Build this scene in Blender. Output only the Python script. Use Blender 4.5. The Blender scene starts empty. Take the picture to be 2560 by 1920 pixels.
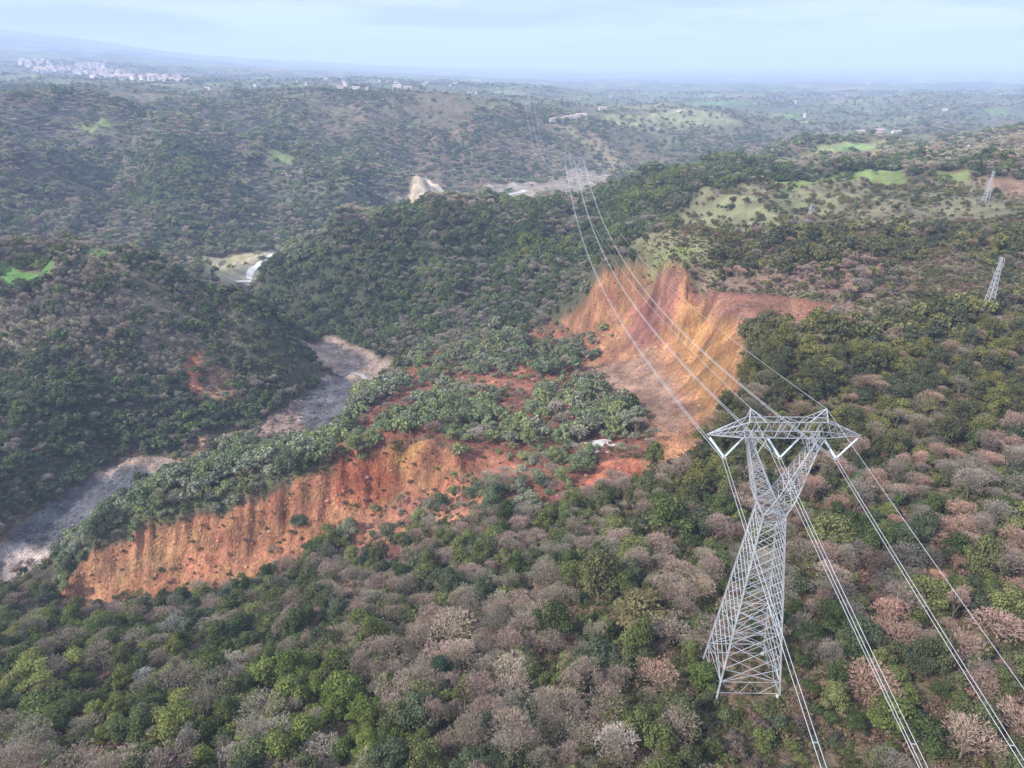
import bpy, math, random
import numpy as np
from mathutils import Vector
R = math.radians
random.seed(7)
rng = np.random.default_rng(7)
scene = bpy.context.scene
C = scene.collection

# ------------------------------------------------------------------ camera, light, sky, exposure
F_PX, PITCH, CAM_Z = 700.0, R(24.16), 107.0
cd = bpy.data.cameras.new('camera')
cd.sensor_width = 36.0
cd.lens = F_PX / 1024 * 36.0
cd.clip_start, cd.clip_end = 0.5, 60000
cam = bpy.data.objects.new('camera', cd)
C.objects.link(cam)
cam.location = (0, 0, CAM_Z)
cam.rotation_euler = (R(90) - PITCH, 0, 0)
scene.camera = cam

SUN_ELEV = R(40)
HAZE = 0.00015      # density of the air, per metre
sd = bpy.data.lights.new('sun', 'SUN')
sd.energy = 2.9
sd.angle = R(4)
sd.color = (1.0, 0.95, 0.88)
sun = bpy.data.objects.new('sun', sd)
C.objects.link(sun)
sun_dir = Vector((-0.75, -0.42, 0.0)).normalized() * math.cos(SUN_ELEV) + Vector((0, 0, math.sin(SUN_ELEV)))
sun.rotation_euler = sun_dir.to_track_quat('Z', 'Y').to_euler()
sun.location = (0, 0, 300)

world = bpy.data.worlds.new('World')
scene.world = world
world.use_nodes = True
wt = world.node_tree
wt.nodes.clear()
w_out = wt.nodes.new('ShaderNodeOutputWorld')
w_bg = wt.nodes.new('ShaderNodeBackground')
w_sky = wt.nodes.new('ShaderNodeTexSky')
w_sky.sky_type = 'NISHITA'
w_sky.sun_disc = False
w_sky.sun_elevation = SUN_ELEV
w_sky.sun_rotation = math.atan2(sun_dir.x, sun_dir.y)
w_sky.air_density = 1.2
w_sky.dust_density = 2.0
w_sky.ozone_density = 2.0
w_sky.altitude = 600
# thin cloud sheet over the sky: bright soft banks in an overcast blue
w_tc = wt.nodes.new('ShaderNodeTexCoord')
w_map = wt.nodes.new('ShaderNodeMapping')
w_map.inputs['Scale'].default_value = (2.2, 2.2, 20.0)
w_noise = wt.nodes.new('ShaderNodeTexNoise')
w_noise.inputs['Scale'].default_value = 1.7
w_noise.inputs['Detail'].default_value = 7
w_noise.inputs['Roughness'].default_value = 0.52
w_ramp = wt.nodes.new('ShaderNodeValToRGB')
w_ramp.color_ramp.elements[0].position = 0.42
w_ramp.color_ramp.elements[0].color = (1.85, 2.35, 4.7, 1)
w_ramp.color_ramp.elements[1].position = 0.58
w_ramp.color_ramp.elements[1].color = (3.3, 3.9, 5.3, 1)
w_mix = wt.nodes.new('ShaderNodeMix')
w_mix.data_type = 'RGBA'
w_mix.inputs[0].default_value = 0.85
wt.links.new(w_tc.outputs['Generated'], w_map.inputs[0])
wt.links.new(w_map.outputs[0], w_noise.inputs['Vector'])
wt.links.new(w_noise.outputs[0], w_ramp.inputs[0])
wt.links.new(w_sky.outputs[0], w_mix.inputs[6])
w_sep = wt.nodes.new('ShaderNodeSeparateXYZ')
w_rng = wt.nodes.new('ShaderNodeMapRange')
w_rng.inputs[1].default_value, w_rng.inputs[2].default_value = 0.10, 0.50
w_up = wt.nodes.new('ShaderNodeMix')              # an overcast sky is brighter overhead than at the horizon
w_up.data_type = 'RGBA'
w_up.inputs[7].default_value = (5.2, 6.1, 8.0, 1)
wt.links.new(w_tc.outputs['Generated'], w_sep.inputs[0])
wt.links.new(w_sep.outputs['Z'], w_rng.inputs[0])
wt.links.new(w_rng.outputs[0], w_up.inputs[0])
wt.links.new(w_ramp.outputs[0], w_up.inputs[6])
wt.links.new(w_up.outputs[2], w_mix.inputs[7])
wt.links.new(w_mix.outputs[2], w_bg.inputs[0])
w_bg.inputs[1].default_value = 0.10
wt.links.new(w_bg.outputs[0], w_out.inputs[0])

scene.view_settings.view_transform = 'Standard'
scene.view_settings.look = 'None'
scene.view_settings.exposure = 1.2
scene.view_settings.gamma = 1.0
scene.view_settings.use_curve_mapping = False
scene.render.engine = 'CYCLES'
scene.cycles.max_bounces = 5
scene.cycles.diffuse_bounces = 2
scene.cycles.volume_bounces = 2
scene.cycles.transparent_max_bounces = 8
scene.cycles.use_denoising = True
scene.cycles.use_adaptive_sampling = True

# ------------------------------------------------------------------ surveying helpers
CP, SP = math.cos(PITCH), math.sin(PITCH)

def ray(u, v):
    b = (384 - v) / F_PX
    return (u - 512) / F_PX, CP + b * SP, -SP + b * CP

def Z(u, v, z):                      # sight line to a known height
    dx, dy, dz = ray(u, v)
    t = (z - CAM_Z) / dz
    return (dx * t, dy * t, z)

def D(u, v, y):                      # sight line to a known distance
    dx, dy, dz = ray(u, v)
    t = y / dy
    return (dx * t, y, CAM_Z + dz * t)

def sub(a, b, t):
    return tuple(a[i] + (b[i] - a[i]) * t for i in range(3))

def line(pts, step):
    out = [pts[0]]
    for a, b in zip(pts, pts[1:]):
        n = max(1, int(math.dist(a, b) / step))
        out += [sub(a, b, (k + 1) / n) for k in range(n)]
    return out

# ------------------------------------------------------------------ noise
def _h(ix, iy, s):
    n = (ix.astype(np.int64) * 374761393 + iy.astype(np.int64) * 668265263 + s * 1442695041) & 0xffffffff
    n = ((n ^ (n >> 13)) * 1274126177) & 0xffffffff
    n = ((n ^ (n >> 16)) * 2246822519) & 0xffffffff
    return ((n ^ (n >> 15)) & 0xffffff) / float(0xffffff)

def vnoise(x, y, s=0):
    ix, iy = np.floor(x), np.floor(y)
    fx, fy = x - ix, y - iy
    fx = fx * fx * fx * (fx * (fx * 6 - 15) + 10)
    fy = fy * fy * fy * (fy * (fy * 6 - 15) + 10)
    a, b = _h(ix, iy, s), _h(ix + 1, iy, s)
    c, d = _h(ix, iy + 1, s), _h(ix + 1, iy + 1, s)
    return (a + (b - a) * fx) * (1 - fy) + (c + (d - c) * fx) * fy

def fbm(x, y, s=0, o=4):
    t, a, n = 0, 1.0, 0
    for k in range(o):
        t = t + a * vnoise(x + 17.3 * k, y - 9.1 * k, s + k)
        n += a
        a *= 0.5
        x, y = x * 1.93 + y * 0.31, y * 1.93 - x * 0.31
    return t / n * 2 - 1

def sstep(a, b, x):
    t = np.clip((x - a) / (b - a), 0, 1)
    return t * t * (3 - 2 * t)

# ------------------------------------------------------------------ terrain control points
ctl, pinned = [], []

def put(pts, step=None, pin=False):
    if step:
        pts = line(pts, step)
    ctl.extend(pts)
    if pin:
        pinned.extend(pts)
    return pts

# foreground slope under and around the pylon
put([Z(0, 768, -14), Z(256, 768, -7), Z(512, 768, -2), Z(768, 768, 1), Z(1024, 768, 4)])
put([(-160, -10, -25), (-60, 0, 0), (30, -20, 12), (150, 0, 20), (-220, -100, -20), (0, -110, 25), (220, -110, 40), (230, 60, 24)])
put([Z(0, 690, -32), Z(120, 690, -32), Z(256, 690, -24), Z(400, 690, -15), Z(550, 690, -6), Z(870, 690, 2), Z(1024, 690, 6)])
put([(38.8, 96, -2.4), (50.2, 96, -0.2), (38.8, 106, -1.3), (50.2, 106, 0.4), (44.5, 101, -0.3)])
put([Z(0, 640, -50), Z(150, 650, -44), Z(300, 640, -38), Z(450, 620, -24), Z(600, 600, -10), Z(880, 600, 3), Z(1024, 600, 8)])
put([Z(300, 605, -57), Z(360, 575, -52), Z(430, 545, -43), Z(500, 520, -35), Z(560, 510, -29), Z(600, 503, -24), Z(640, 520, -14), Z(650, 560, -9)])
put([Z(180, 618, -72), Z(80, 625, -74), Z(0, 610, -80), Z(240, 605, -70)])
put([Z(800, 450, 1), Z(740, 470, -1), Z(690, 490, -5), Z(850, 500, 3), Z(950, 450, 6), Z(1024, 450, 9), Z(900, 400, 7), Z(800, 400, 4),
     Z(1024, 370, 14), Z(870, 340, 9), Z(940, 300, 14), Z(1024, 300, 18), Z(880, 270, 14), Z(960, 250, 22), Z(1024, 230, 28),
     Z(850, 230, 17), Z(780, 235, 13), Z(720, 235, 10), Z(660, 240, 4), Z(640, 250, 1)])
put([D(690, 205, 560), D(760, 190, 600), D(800, 182, 640), D(900, 182, 600), D(980, 185, 560), D(1024, 175, 580), D(850, 205, 510), D(930, 210, 470)])
put([(420, 300, 40), (480, 480, 50), (700, 700, 60), (300, 180, 30), (800, 1000, 40)])

# long lower scarp: crest and toe
crest1 = put([Z(60, 591, -77), Z(85, 558, -69), Z(140, 536, -62), Z(200, 515, -57), Z(250, 503, -54), Z(290, 493, -50), Z(325, 474, -45),
              Z(380, 446, -37), Z(436, 441, -33), Z(456, 456, -36)], 7, True)
toe1 = put([Z(60, 604, -84), Z(110, 604, -82), Z(180, 597, -79), Z(250, 583, -75), Z(300, 554, -69), Z(340, 530, -62), Z(380, 502, -56),
            Z(420, 492, -51), Z(462, 479, -45)], 7, True)
scarp_pts = list(crest1) + list(toe1)
for c_ in crest1[2:-2:2]:
    t_ = min(toe1, key=lambda q: (q[0] - c_[0]) ** 2 + (q[1] - c_[1]) ** 2)
    for k_, d_ in ((.13, .38), (.32, .64), (.6, .84)):
        p_ = sub(c_, t_, k_)
        q_ = (p_[0], p_[1], c_[2] + (t_[2] - c_[2]) * d_)
        put([q_], None, True); scarp_pts.append(q_)
# outer rim of the slumped mass, and the bench of it
rim = put([Z(325, 452, -50), Z(342, 412, -62), Z(398, 371, -64), Z(430, 348, -61), Z(463, 338, -58), Z(515, 326, -52), Z(555, 322, -47)], 12, True)
put([Z(360, 440, -48), Z(400, 420, -48), Z(430, 400, -52), Z(440, 375, -58), Z(480, 370, -53), Z(520, 360, -50), Z(480, 400, -46), Z(540, 390, -44),
     Z(500, 425, -41), Z(460, 440, -40), Z(540, 420, -38), Z(560, 450, -35), Z(500, 470, -39), Z(540, 480, -33), Z(580, 400, -42), Z(480, 500, -38)], None, True)
# amphitheatre scarp: crest, toe, floor, near lip
crest2 = put([Z(560, 319, -45), Z(578, 302, -30), Z(597, 287, -17), Z(614, 273, -8), Z(630, 262, 0), Z(655, 266, 1), Z(675, 276, 2), Z(690, 285, 3),
              Z(740, 292, 5), Z(790, 300, 6), Z(850, 306, 7)], 6, True)
put([Z(577, 333, -48), Z(600, 346, -47), Z(625, 352, -44), Z(655, 368, -38), Z(672, 392, -33), Z(684, 412, -30)], 7, True)
put([Z(697, 294, -4), Z(740, 299, 1), Z(790, 307, 3), Z(840, 311, 5)], 7, True)
put([Z(704, 318, -8), Z(735, 322, -1), Z(770, 322, 2), Z(800, 322, 4)], 7, True)
lip = put([Z(738, 326, -1), Z(744, 345, 1), Z(743, 370, 1), Z(736, 395, 1), Z(722, 420, 0), Z(705, 440, -1), Z(686, 455, -4), Z(667, 464, -9),
           Z(650, 474, -14), Z(625, 490, -19), Z(600, 500, -22)], 6, True)
foot_z = np.interp(np.arange(len(lip)) / (len(lip) - 1), [0, .12, .3, .5, .7, .85, 1], [-8, -11, -20, -27, -29, -29, -28])
put([(p[0] * 1.03 - 9, p[1] + 11, fz) for p, fz in zip(lip, foot_z)][:-2], None, True)
put([Z(620, 385, -41), Z(645, 405, -36), Z(650, 425, -33), Z(675, 435, -30), Z(650, 445, -31), Z(625, 450, -31.5), Z(600, 447, -32), Z(575, 460, -33),
     Z(640, 462, -30.5), Z(600, 470, -31), Z(590, 488, -30), Z(612, 440, -32.3), Z(612, 453, -31.7)], None, True)
toe2 = line([Z(577, 333, -48), Z(600, 346, -47), Z(625, 352, -44), Z(655, 368, -38), Z(672, 392, -33), Z(684, 412, -30)], 6)
scarp_pts += list(crest2) + toe2 + list(lip)
for c_ in crest2[1:16:2] + line([Z(697, 294, -4), Z(715, 312, -4), Z(735, 326, -2)], 7):
    t_ = min(toe2, key=lambda q: (q[0] - c_[0]) ** 2 + (q[1] - c_[1]) ** 2)
    for k_, d_ in ((.10, .34), (.38, .64), (.7, .86)):
        p_ = sub(c_, t_, k_)
        q_ = (p_[0], p_[1], c_[2] + (t_[2] - c_[2]) * d_)
        put([q_], None, True); scarp_pts.append(q_)
# river bed
river = put([(-260, 140, -100), (-235, 200, -96), Z(0, 562, -94), Z(50, 530, -93), Z(110, 490, -92), Z(165, 466, -92), Z(225, 440, -91), Z(285, 415, -91), Z(330, 395, -90),
             Z(360, 380, -90), Z(350, 358, -89), Z(318, 341, -88), (-185, 545, -88), (-222, 590, -87), (-262, 640, -86), (-246, 700, -85), (-240, 780, -84),
             (-226, 870, -83), (-150, 990, -82), (-70, 1110, -81), (0, 1220, -80), (110, 1290, -78), (230, 1380, -76), (420, 1500, -72)], 12, True)
put([Z(46, 507, -91), Z(106, 467, -90), Z(178, 457, -89), Z(205, 438, -86), Z(255, 428, -88), Z(290, 402, -88), Z(322, 374, -88)], 12, True)
put([Z(46, 558, -92), Z(75, 543, -90), Z(118, 503, -89), Z(172, 474, -88), (-135, 300, -76), (-105, 325, -80)], 12, True)
put([Z(372, 386, -88), Z(395, 367, -88), Z(348, 344, -88)], 12, True)
put([Z(335, 436, -76), Z(352, 412, -80), Z(310, 432, -84), Z(60, 575, -88), (-190, 235, -88)])
# left hill
put([(-400, 400, 4), Z(0, 545, -88), D(0, 266, 455), D(0, 290, 400), D(40, 265, 445), D(75, 263, 445), D(115, 256, 440), D(150, 263, 440), D(185, 276, 445),
     D(218, 297, 445), D(240, 306, 442), D(260, 317, 440), D(296, 345, 442), D(325, 370, 445)], 25)
put([D(100, 350, 388), D(30, 400, 335), D(180, 340, 412), D(230, 370, 415), D(0, 480, 290), D(120, 300, 415), D(60, 340, 385)])
put([(-250, 500, -25), (-340, 520, -12), (-440, 540, -5), (-600, 480, 30), (-200, 505, -60)])
put([(-620, 690, -62), (-500, 680, -70), (-400, 670, -77), (-320, 655, -83)], 30)
put([D(205, 262, 640), D(235, 262, 690), D(225, 285, 640), D(262, 250, 760)])
# middle ridge
put([D(252, 290, 612), D(264, 272, 608), D(300, 246, 612), D(343, 225, 622), D(398, 209, 640), D(465, 206, 665), D(555, 206, 705), D(600, 190, 735), D(640, 176, 770),
     D(700, 170, 800), D(757, 167, 820), D(870, 170, 850), D(940, 160, 830), D(1024, 150, 800)], 30)
put([Z(262, 305, -87), Z(283, 322, -88), Z(300, 334, -88), Z(348, 343, -87), Z(392, 361, -86)], 14, True)
put([D(300, 290, 575), D(380, 260, 570), D(350, 300, 545), D(430, 300, 515), D(470, 250, 590), D(540, 260, 555), D(520, 300, 500), D(590, 240, 560), D(610, 215, 640), D(640, 215, 590)])
put([(-170, 760, -65), (-60, 800, -62), (40, 840, -60), (150, 900, -58), (300, 1000, -50), (0, 950, -76), (120, 1080, -74), (300, 1220, -70)])
put([(620, 1150, -10), (450, 1050, -35)])
# second hill beyond, with spurs
put([D(60, 128, 1120), D(110, 123, 1110), D(162, 113, 1100), D(195, 125, 1090), D(260, 144, 1090), D(325, 155, 1090), D(393, 172, 1110), D(425, 180, 1110), D(447, 200, 1120)], 60)
put([Z(250, 249, -80), Z(290, 243, -80), Z(330, 234, -81), Z(380, 214, -80), Z(410, 205, -79), Z(452, 201, -78)], 30, True)
put([D(420, 178, 1105), D(425, 192, 1080)])
put([D(162, 116, 1090), D(162, 136, 1000), D(165, 165, 915), D(172, 200, 840)], 40)
put([D(215, 136, 1110), D(250, 160, 1115), D(272, 190, 1030), D(295, 222, 905)], 40)
put([D(108, 128, 1120), D(104, 150, 1085), D(100, 180, 1005), D(120, 216, 870)], 40)
put([D(325, 157, 1075), D(350, 182, 955), D(362, 204, 890)], 40)
put([D(393, 176, 1120), D(398, 195, 1060)], 40)
put([D(0, 148, 880), D(22, 154, 870), D(50, 182, 845), D(85, 210, 810), D(110, 236, 770), D(115, 225, 850), D(80, 190, 930), D(60, 152, 985), D(0, 200, 790), D(0, 235, 730),
     (-700, 800, 10), (-900, 900, 60)])
put([(-300, 1260, -30), (-500, 1280, 10), (-150, 1300, -60), (-700, 1200, 70)])
# benches and ridges further out
put([D(0, 108, 1500), D(80, 112, 1450), D(200, 110, 1500), D(300, 118, 1480), D(400, 130, 1450), D(0, 96, 2000), D(150, 95, 2050), D(300, 97, 1950), D(420, 104, 1850),
     D(500, 112, 1720), D(530, 114, 1700), D(548, 120, 1680), D(590, 150, 1560), D(610, 172, 1480), D(470, 140, 1450), D(530, 150, 1430), D(500, 175, 1330),
     (350, 1750, -66), (560, 1800, -60)])
put([D(575, 122, 1850), D(600, 113, 1950), D(660, 111, 2000), D(722, 112, 2000), D(745, 121, 1980), D(787, 136, 1900), D(820, 146, 1800), D(640, 140, 1750), D(700, 150, 1700),
     D(690, 130, 1820), (900, 1700, -45), (1100, 2000, -50), (250, 2300, -20), (600, 2400, -40), (900, 2400, -50)])
put([D(768, 160, 1080), D(800, 150, 1110), D(830, 143, 1150), D(880, 140, 1150), D(950, 142, 1200), D(1024, 138, 1250), D(860, 158, 1020), D(950, 152, 1000), (700, 1400, -20), (900, 1450, -20)])
put([D(880, 110, 2900), D(930, 99, 3000), D(990, 104, 2950), D(1024, 108, 2900), (1500, 2300, -45), (1900, 3600, -40)])
put([D(0, 84, 3000), D(100, 86, 3000), D(250, 88, 2900), D(400, 93, 2700), (0, 3200, 15), (700, 3500, -40), (1400, 5000, -30), (2600, 5000, -20)])
put([D(10, 72, 3900), D(60, 72, 4000), D(110, 74, 4000), D(150, 79, 3900), D(190, 82, 3800), D(240, 80, 4300), (-800, 4600, 40), (0, 5000, 0)])
put([D(0, 56, 5000), D(60, 56, 5200), D(120, 63, 5300), D(180, 70, 5400), D(0, 40, 7000), D(60, 44, 7500), D(120, 54, 8000), D(200, 62, 8500), D(300, 68, 9000),
     D(0, 29, 9500), D(70, 37, 10500), D(140, 51, 11000), D(-200, 20, 9500), D(-150, 60, 4500), (-3200, 2500, 190), (-1800, 1500, 120), (-6000, 5000, 330)])
put([(0, 9000, 10), (3000, 9000, 5), (7000, 9000, 0), (0, 14000, 75), (6000, 14000, 65), (14000, 14000, 60), D(230, 59, 13500), D(300, 61, 14000), D(370, 66, 14000),
     D(463, 70.5, 15000), (0, 27000, 190), (12000, 27000, 190), (28000, 27000, 160), D(370, 66.5, 22000), D(230, 62, 22000), (-26000, 27000, 300), (-14000, 9000, 450)])

P = np.array(ctl, dtype=float)
_, keep = np.unique(np.round(P[:, :2] / 1.0), axis=0, return_index=True)
P = P[np.sort(keep)]
CC = 4.0

def phi(d2):
    return np.sqrt(d2 + CC * CC)

n = len(P)
A = phi((P[:, None, 0] - P[None, :, 0]) ** 2 + (P[:, None, 1] - P[None, :, 1]) ** 2)
A += -np.eye(n) * 0.8                                     # gentle smoothing
Q = np.c_[np.ones(n), P[:, 0] / 1000, P[:, 1] / 1000]
M = np.block([[A, Q], [Q.T, np.zeros((3, 3))]])
W = np.linalg.solve(M, np.r_[P[:, 2], 0, 0, 0])

# grid: finer where the scarps are
ys = [-120.0]
while ys[-1] < 27000:
    y = ys[-1]
    ys.append(y + (2.0 if y < 150 else 0.9 if y < 470 else max(0.9, 0.0055 * (y - 470) + 0.9) if y < 1500 else 0.0062 * y))
ys = np.array(ys)
NX = 760
tt = np.linspace(-1, 1, NX)

def halfwidth(y):
    return 190 + 0.92 * np.maximum(y, 0)

GX = tt[None, :] * halfwidth(ys)[:, None]
GY = np.repeat(ys[:, None], NX, 1)
gx, gy = GX.ravel(), GY.ravel()
H = np.empty(gx.size)
w32 = W[:n].astype(np.float32)
px32, py32 = P[:, 0].astype(np.float32), P[:, 1].astype(np.float32)
for s in range(0, gx.size, 20000):
    e = min(s + 20000, gx.size)
    dx = gx[s:e, None].astype(np.float32) - px32[None, :]
    dy = gy[s:e, None].astype(np.float32) - py32[None, :]
    dx *= dx
    dy *= dy
    dx += dy
    dx += CC * CC
    np.sqrt(dx, out=dx)
    H[s:e] = dx.astype(np.float64) @ W[:n]
H += W[n] + W[n + 1] * gx / 1000 + W[n + 2] * gy / 1000

# distance to pinned features, for where free relief may be added
pin = np.array(pinned)
cell = 12.0
dist = np.full(gx.size, 1e9)
near = (gy < 1500)
ii = np.where(near)[0]
for s in range(0, ii.size, 20000):
    k = ii[s:s + 20000]
    d2 = (gx[k, None] - pin[None, :, 0]) ** 2 + (gy[k, None] - pin[None, :, 1]) ** 2
    dist[k] = np.sqrt(d2.min(1))
free = sstep(8, 70, dist)
far = sstep(900, 2600, gy)
mid = sstep(380, 520, gy + np.maximum(-gx - 120, 0) * 1.2)
ridged = 1 - np.abs(fbm(gx / 95, gy / 120, 31, 4)) * 2.2
spur = 1 - np.abs(fbm(gx / 75 + gy / 400, gy / 260, 33, 4)) * 2.3
midfar = sstep(720, 860, gy)
H += free * mid * (1 - far) * (ridged * 8 - 4 + spur * 12 - 5)
spur2 = 1 - np.abs(fbm(gx / 210 + gy / 900, gy / 800, 35, 3)) * 2.6
H += free * midfar * (1 - far) * (spur2 * 12 - 5)
H += free * (1 - far) * fbm(gx / 38, gy / 38, 3, 4) * 2.2
H += far * (fbm(gx / 520, gy / 620, 5, 5) * 30 + (1 - np.abs(fbm(gx / 260, gy / 300, 9, 4)) * 2) * 9) * sstep(1500, 5000, gy)
H += far * fbm(gx / 200, gy / 200, 12, 4) * 12
H += sstep(1250, 1700, gy) * (1 - sstep(5000, 8000, gy)) * (1 - np.abs(fbm(gx / 420, gy / 330, 77, 4)) * 2.4) * 26
H = np.minimum(H, 620 - 120 * np.exp(-(H - 500) / 120.0)) * (H > 500) + H * (H <= 500)
HG = H.reshape(GX.shape)
sp = np.array(scarp_pts)[:, :2]

def height(x, y):
    x, y = np.atleast_1d(np.asarray(x, float)), np.atleast_1d(np.asarray(y, float))
    r = np.clip(np.searchsorted(ys, y) - 1, 0, len(ys) - 2)
    fy = np.clip((y - ys[r]) / (ys[r + 1] - ys[r]), 0, 1)
    def row(rr):
        c = (x / halfwidth(ys[rr]) + 1) / 2 * (NX - 1)
        c0 = np.clip(np.floor(c).astype(int), 0, NX - 2)
        f = np.clip(c - c0, 0, 1)
        return HG[rr, c0] * (1 - f) + HG[rr, c0 + 1] * f
    return row(r) * (1 - fy) + row(r + 1) * fy

# break up the scarps: flutes and buttresses, by shifting the ground sideways near them
kk = np.where((gy > 150) & (gy < 480) & (gx > -230) & (gx < 190))[0]
ds = np.empty(kk.size)
for s in range(0, kk.size, 20000):
    q = kk[s:s + 20000]
    ds[s:s + 20000] = np.sqrt(((gx[q, None] - sp[None, :, 0]) ** 2 + (gy[q, None] - sp[None, :, 1]) ** 2).min(1))
wgt = 1 - sstep(5, 16, ds)
big_ = sstep(0, 40, gx[kk])
fl = (1 - 2.6 * np.abs(fbm(gx[kk] / 11, gy[kk] / 30, 801, 3))) * (.9 + .9 * big_) + (1 - 2.6 * np.abs(fbm(gx[kk] / 4.2, gy[kk] / 12, 805, 2))) * 1.3
fx_ = fbm(gx[kk] / 9, gy[kk] / 9, 811, 3) * 2.4
HN = HG.ravel().copy()
HN[kk] = HN[kk] * (1 - wgt) + height(gx[kk] + fx_ * wgt, gy[kk] + (fl - 1) * wgt) * wgt
HG = HN.reshape(GX.shape)

_march = 40 * 1.004 ** np.arange(1650)

def ground_at(u, v, ymin=40.0):      # where a sight line meets the ground
    dx, dy, dz = ray(u, v)
    Y = _march[_march >= ymin]
    X, ZZ = dx / dy * Y, CAM_Z + dz / dy * Y
    g = height(X, Y)
    hit = np.where(ZZ <= g)[0]
    k = hit[0] if len(hit) else len(Y) - 1
    return X[k], Y[k]

# ------------------------------------------------------------------ zones on the ground
def poly(pts, ymin=40.0):
    return np.array([ground_at(u, v, ymin) for u, v in pts])

def sdist(pg, x, y):                 # signed distance to a polygon, positive inside
    d = np.full(x.shape, 1e18)
    ins = np.zeros(x.shape, bool)
    m = len(pg)
    for i in range(m):
        ax, ay = pg[i]
        bx, by = pg[(i + 1) % m]
        ex, ey = bx - ax, by - ay
        wx, wy = x - ax, y - ay
        t = np.clip((wx * ex + wy * ey) / (ex * ex + ey * ey + 1e-9), 0, 1)
        d = np.minimum(d, (wx - ex * t) ** 2 + (wy - ey * t) ** 2)
        c = ((ay <= y) & (by > y)) | ((by <= y) & (ay > y))
        xx = ax + (y - ay) / (by - ay + 1e-12) * ex
        ins ^= c & (x < xx)
    d = np.sqrt(d)
    return np.where(ins, d, -d)

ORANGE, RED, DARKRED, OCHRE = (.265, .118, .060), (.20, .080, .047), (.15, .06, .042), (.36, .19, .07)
GREYMUD, TAN = (.088, .084, .086), (.28, .20, .15)
# name, polygon, colour, bareness, edge softness, tree class, tree density
ZN = []

def zone(name, pts, col=None, bare=0.0, soft=2.0, mix=None, dens=1.0, ymin=40.0, wob=1.0):
    ZN.append(dict(name=name, pg=poly(pts, ymin), col=col, bare=bare, soft=soft, mix=mix, dens=dens, wob=wob))

zone('fg_left', [(-60, 640), (300, 640), (420, 775), (-60, 775)], mix='green', soft=8)
zone('fg_mid', [(330, 590), (430, 560), (560, 530), (700, 560), (705, 740), (420, 760), (300, 660)], mix='thicket', soft=8)
zone('fg_right', [(790, 460), (1080, 440), (1080, 775), (800, 775), (790, 600)], mix='pink', soft=8)
zone('slope_right', [(745, 330), (860, 320), (1080, 300), (1080, 430), (800, 470), (690, 500), (670, 465), (742, 380)], col=(.10, .095, .05), mix='olive', soft=8)
zone('slope_top', [(650, 262), (690, 200), (780, 186), (900, 186), (1080, 184), (1080, 300), (860, 320), (700, 275)], col=(.165, .15, .085), mix='brush', dens=.55, soft=8)
zone('scrub_belt', [(700, 275), (720, 250), (800, 225), (900, 228), (1080, 232), (1080, 262), (900, 262), (860, 262), (800, 268), (730, 280)], mix='olive', dens=.7, soft=6)
zone('strip', [(55, 598), (85, 556), (200, 513), (290, 484), (335, 460), (340, 430), (300, 405), (180, 470), (60, 545)], col=(.09, .10, .045), mix='fresh', dens=1.3, soft=2)
zone('mid_ridge', [(240, 300), (264, 272), (343, 226), (465, 207), (555, 207), (640, 177), (757, 168), (900, 170), (880, 178), (700, 190), (650, 225), (640, 262), (560, 320), (463, 337), (393, 359), (300, 333)],
     col=(.052, .06, .03), mix='dark', dens=1.3, soft=6)
zone('ridge_green', [(268, 264), (300, 242), (340, 230), (330, 247), (290, 278)], mix='fresh', soft=4)
zone('ridge_green', [(556, 316), (590, 283), (622, 258), (600, 285), (572, 312)], mix='fresh', soft=4)
zone('ridge_green', [(480, 268), (540, 240), (600, 225), (590, 242), (530, 264)], mix='evgreen', soft=6)
zone('ridge_green', [(640, 182), (700, 178), (650, 215), (610, 240), (615, 215)], mix='evgreen', soft=6)
zone('left_hill_low', [(-60, 560), (50, 505), (106, 466), (200, 440), (290, 400), (325, 368), (250, 300), (230, 330), (150, 390), (-60, 380)], col=(.055, .062, .032), mix='dark', dens=1.3, soft=10)
zone('left_hill_top', [(-60, 262), (60, 262), (115, 252), (160, 262), (220, 300), (235, 350), (150, 390), (-60, 380)], col=(.18, .155, .10), mix='grey', dens=1.15, soft=10)
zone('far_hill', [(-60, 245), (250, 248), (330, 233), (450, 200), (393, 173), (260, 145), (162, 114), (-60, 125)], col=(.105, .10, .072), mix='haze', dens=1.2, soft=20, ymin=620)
# slumped mass
zone('slump', [(328, 460), (345, 414), (400, 374), (425, 354), (463, 341), (555, 325), (600, 340), (600, 360), (585, 385), (610, 400), (640, 430), (650, 455), (600, 465),
               (590, 480), (560, 503), (520, 522), (480, 505), (464, 474), (452, 452), (430, 443), (380, 448)], RED, 1, 2.0, 'slump', 0.30, wob=2.5)
zone('slump_tongue', [(325, 530), (380, 500), (465, 480), (500, 505), (470, 525), (420, 530), (350, 560)], (.27, .12, .07), .75, 2, 'slump', 0.55, wob=2.5)
zone('floor_red', [(592, 463), (640, 458), (672, 460), (660, 474), (625, 488), (590, 498), (560, 500), (588, 480)], (.36, .125, .07), 1, 2, None, 0)
zone('pit_low', [(370, 556), (385, 545), (418, 548), (425, 558), (405, 570), (380, 565)], DARKRED, 1, 1.5, None, 0)
zone('pit_low2', [(498, 513), (512, 506), (522, 512), (512, 520)], DARKRED, 1, 1, None, 0)
zone('pit_left', [(42, 640), (55, 625), (72, 618), (70, 632), (60, 648)], (.26, .08, .05), 1, 1.5, None, 0)
zone('pit_mid', [(335, 590), (350, 580), (365, 575), (345, 600)], DARKRED, 1, 1, None, 0)
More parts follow.
